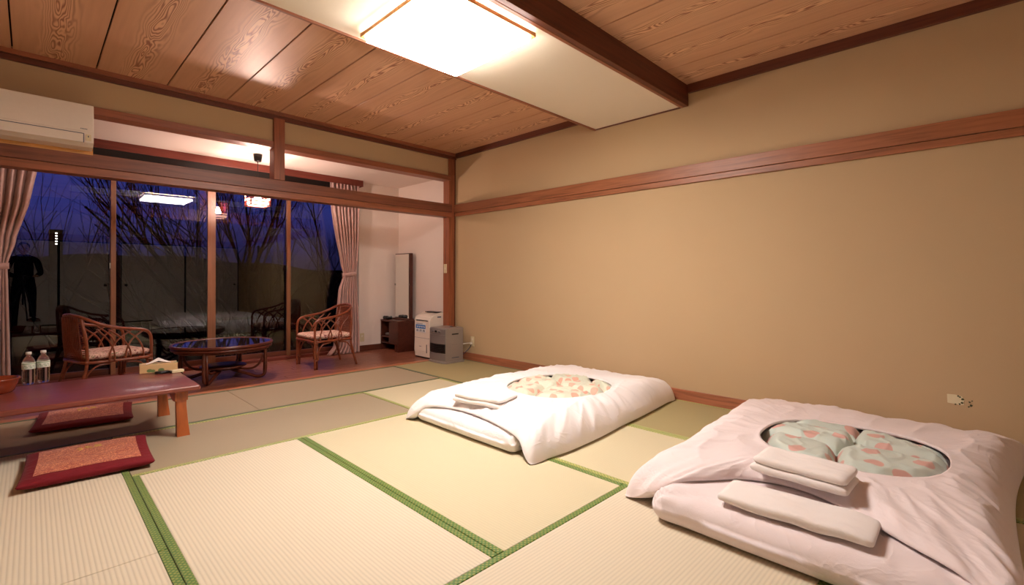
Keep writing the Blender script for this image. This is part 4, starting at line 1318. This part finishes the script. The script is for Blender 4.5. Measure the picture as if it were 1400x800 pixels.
branch_tree('bare tree with long limbs leaning left outside the glass', (3.1, 10.5, -3.4),
            [((0,0,0), (-.1,0,1), 3.4, .10), ((-.2,0,3.2), (-.75,0,.75), 3.4, .05), ((-.1,0,3.4), (-.5,.1,.9), 3.2, .045), ((-.2,0,2.8), (-.95,-.1,.42), 3.8, .04), ((0,0,3.5), (-.25,0,1), 2.6, .04), ((-.1,0,3.0), (-.85,0,.62), 3.6, .04)], 11, 3)
branch_tree('bare tree with forked upright trunk behind the lantern', (4.0, 13.4, -3.4),
            [((0,0,0), (.02,0,1), 5.4, .085), ((.02,0,4.6), (.35,0,1), 2.6, .05), ((.0,0,4.2), (-.4,.1,1), 2.6, .05)], 5)
branch_tree('bare twiggy tree outside beside the right curtain', (6.3, 13.9, -3.4),
            [((0,0,0), (-.03,0,1), 4.6, .08), ((0,0,4.0), (.5,0,1), 2.8, .045), ((0,0,3.9), (-.45,0,1), 2.6, .045), ((0,0,3.6), (.8,0,.6), 2.4, .04)], 23)
branch_tree('thin bare tree outside behind the left curtain', (.3, 12.0, -3.4),
            [((0,0,0), (-.05,0,1), 3.6, .05), ((0,0,3.2), (-.6,0,.8), 2.6, .022), ((0,0,3.4), (.5,0,.9), 2.2, .02)], 31, 2)
BD = thing('distant_building', 'far dark building with a column of five lit windows', 'building', (1.133, 42.0, -3.4))
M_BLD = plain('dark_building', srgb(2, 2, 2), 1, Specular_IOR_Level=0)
boxobj('wall', (-.3, .3, 0, 3, 0, 7.42), M_BLD, BD)
boxobj('roof', (-.33, .33, -.1, 3.1, 7.42, 7.47), M_BLD, BD)
for q in range(5): boxobj('lit_window', (-.045, .045, -.03, 0, 6.53+q*.172, 6.585+q*.172), M_TOWN, BD)

# ================================================================== PHOTOGRAPHER (seen only as a reflection in the window)
M_CLOTHES = cloth('black_clothes', srgb(20, 20, 26), .9, 20, .1, 0)
M_SKIN = plain('skin', srgb(190, 140, 112), .6)
M_HAIR = plain('dark_hair', srgb(18, 15, 14), .7)
def skin_body(name, verts, edges, radii, m, parent, root=0, sub=2):
    me = bpy.data.meshes.new(name); me.from_pydata(verts, edges, [])
    o = bpy.data.objects.new(name, me); COL.objects.link(o); o.parent = parent
    md = o.modifiers.new('skin', 'SKIN')
    if not me.skin_vertices: me.skin_vertices.new(name='skin')
    for i, r_ in enumerate(radii):
        sv = me.skin_vertices[0].data[i]
        sv.radius = (r_, r_) if not isinstance(r_, tuple) else r_
        sv.use_root = (i == root)
    md.use_smooth_shade = True
    ss = o.modifiers.new('sub', 'SUBSURF'); ss.levels = sub; ss.render_levels = sub
    me.materials.append(m)
    return o
PE = thing('person', 'person in dark clothes behind the camera tripod, reflected in left window', 'person', (-.10, -.52, 0))
V = [(0,0,.92), (0,.02,1.10), (0,.06,1.30), (0,.09,1.42), (0,.11,1.48),
     (.10,0,.88), (.12,.06,.50), (.13,0,.10), (-.10,0,.88), (-.12,.05,.50), (-.13,-.02,.10),
     (.18,.08,1.38), (.24,.12,1.12), (.17,.30,1.06), (-.18,.08,1.38), (-.25,.10,1.12), (-.04,.30,1.02),
     (.13,.14,.05), (-.13,.12,.05)]
Ed = [(0,1),(1,2),(2,3),(3,4),(0,5),(5,6),(6,7),(0,8),(8,9),(9,10),(3,11),(11,12),(12,13),(3,14),(14,15),(15,16),(7,17),(10,18)]
Rr = [(.15,.11), (.14,.10), (.165,.11), (.09,.08), .055, .095, .062, .045, .095, .062, .045, .065, .05, .035, .065, .05, .035, .035, .035]
skin_body('body', V, Ed, Rr, M_CLOTHES, PE)
bm = bm_new()
for v in bmesh.ops.create_uvsphere(bm, u_segments=24, v_segments=18, radius=1)['verts']:
    x, y, z = v.co
    jaw = 1-.22*max(0, -z)
    v.co = Vector((x*.076*jaw, y*.095*jaw + .135, z*.118 + 1.59))
    if y > .85 and abs(x) < .2 and -.25 < z < .1: v.co.y += .018
obj('head', bm, M_SKIN, PE, True)
bm = bm_new()
for v in bmesh.ops.create_uvsphere(bm, u_segments=24, v_segments=18, radius=1)['verts']:
    x, y, z = v.co
    v.co = Vector((x*.086, y*.10 + .118, z*.10 + 1.635))
    if y > .35 and z < .35: v.co.y -= .07
obj('hair', bm, M_HAIR, PE, True)
for s_ in (-1, 1):
    bm = bm_new(); soft_box(bm, .012, .03, .055, .006, 3, 4, 5, None, (s_*.078, .13, 1.585)); obj('ear', bm, M_SKIN, PE, True)
    bm = bm_new(); bmesh.ops.create_uvsphere(bm, u_segments=8, v_segments=6, radius=.011)
    for v in bm.verts: v.co += Vector((s_*.03, .222, 1.60))
    obj('eye', bm, M_BLACK, PE, True)
bm = bm_new(); soft_box(bm, .045, .008, .010, .004, 4, 2, 2, None, (0, .220, 1.535)); obj('mouth', bm, M_ZB, PE, True)
for hx, hy, hz in ((.17, .30, 1.06), (-.04, .30, 1.02)):
    V = [(hx,hy,hz), (hx,hy+.05,hz+.005), (hx,hy+.085,hz+.01)]; Ed = [(0,1),(1,2)]; Rr = [(.022,.028), (.030,.016), (.034,.014)]
    for q in range(4):
        xx = hx + (q-1.5)*.019; b0 = len(V)
        V += [(xx, hy+.10, hz+.012), (xx, hy+.128-.006*abs(q-1.5), hz+.006), (xx, hy+.142-.006*abs(q-1.5), hz-.016)]
        Ed += [(2, b0), (b0, b0+1), (b0+1, b0+2)]; Rr += [.009, .0085, .007]
    b0 = len(V); sg = -1 if hx > 0 else 1
    V += [(hx+sg*.036, hy+.05, hz), (hx+sg*.052, hy+.08, hz-.006)]; Ed += [(1, b0), (b0, b0+1)]; Rr += [.011, .009]
    skin_body('hand', V, Ed, Rr, M_SKIN, PE)
for s_, yy in ((1, 0), (-1, -.02)):
    bm = bm_new(); soft_box(bm, .09, .26, .075, .03, 6, 12, 5, lambda p: Vector((p.x*(1-.15*abs(p.y)/.13), p.y, p.z*(1-.25*(p.y > .03)))), (s_*.13, yy+.07, .038)); obj('shoe', bm, M_BLACK, PE, True)
# camera on its tripod, lens mouth just behind the viewpoint
TR = thing('camera_tripod', 'black camera on a tripod reflected in the left window', 'tripod', (-.09, -.09, 0), -YAW)
boxobj('camera_body', (-.07, .07, -.055, .0, .985, 1.085), M_BLACK, TR, bev=.008)
bm = bm_new(); lathe(bm, [(0, 0), (.036, 0), (.038, .06), (.033, .06), (.0, .052)], 20)
for v in bm.verts: v.co = Vector((v.co.x, v.co.z, v.co.y+1.035))
obj('lens', bm, M_BLACK, TR, True)
boxobj('tripod_head', (-.03, .03, -.055, -.0, .90, .985), M_BLACK, TR, bev=.008)
bm = bm_new(); tube(bm, [(0, -.028, .50), (0, -.028, .91)], .014, 10); obj('centre_column', bm, M_BLACK, TR, True)
for q in range(3):
    a = radians(90+120*q)
    bm = bm_new(); tube(bm, [(.03*cos(a), -.028+.03*sin(a), .86), (.30*cos(a), -.028+.30*sin(a), 0.006)], [.014, .010], 8); obj('leg', bm, M_BLACK, TR, True)
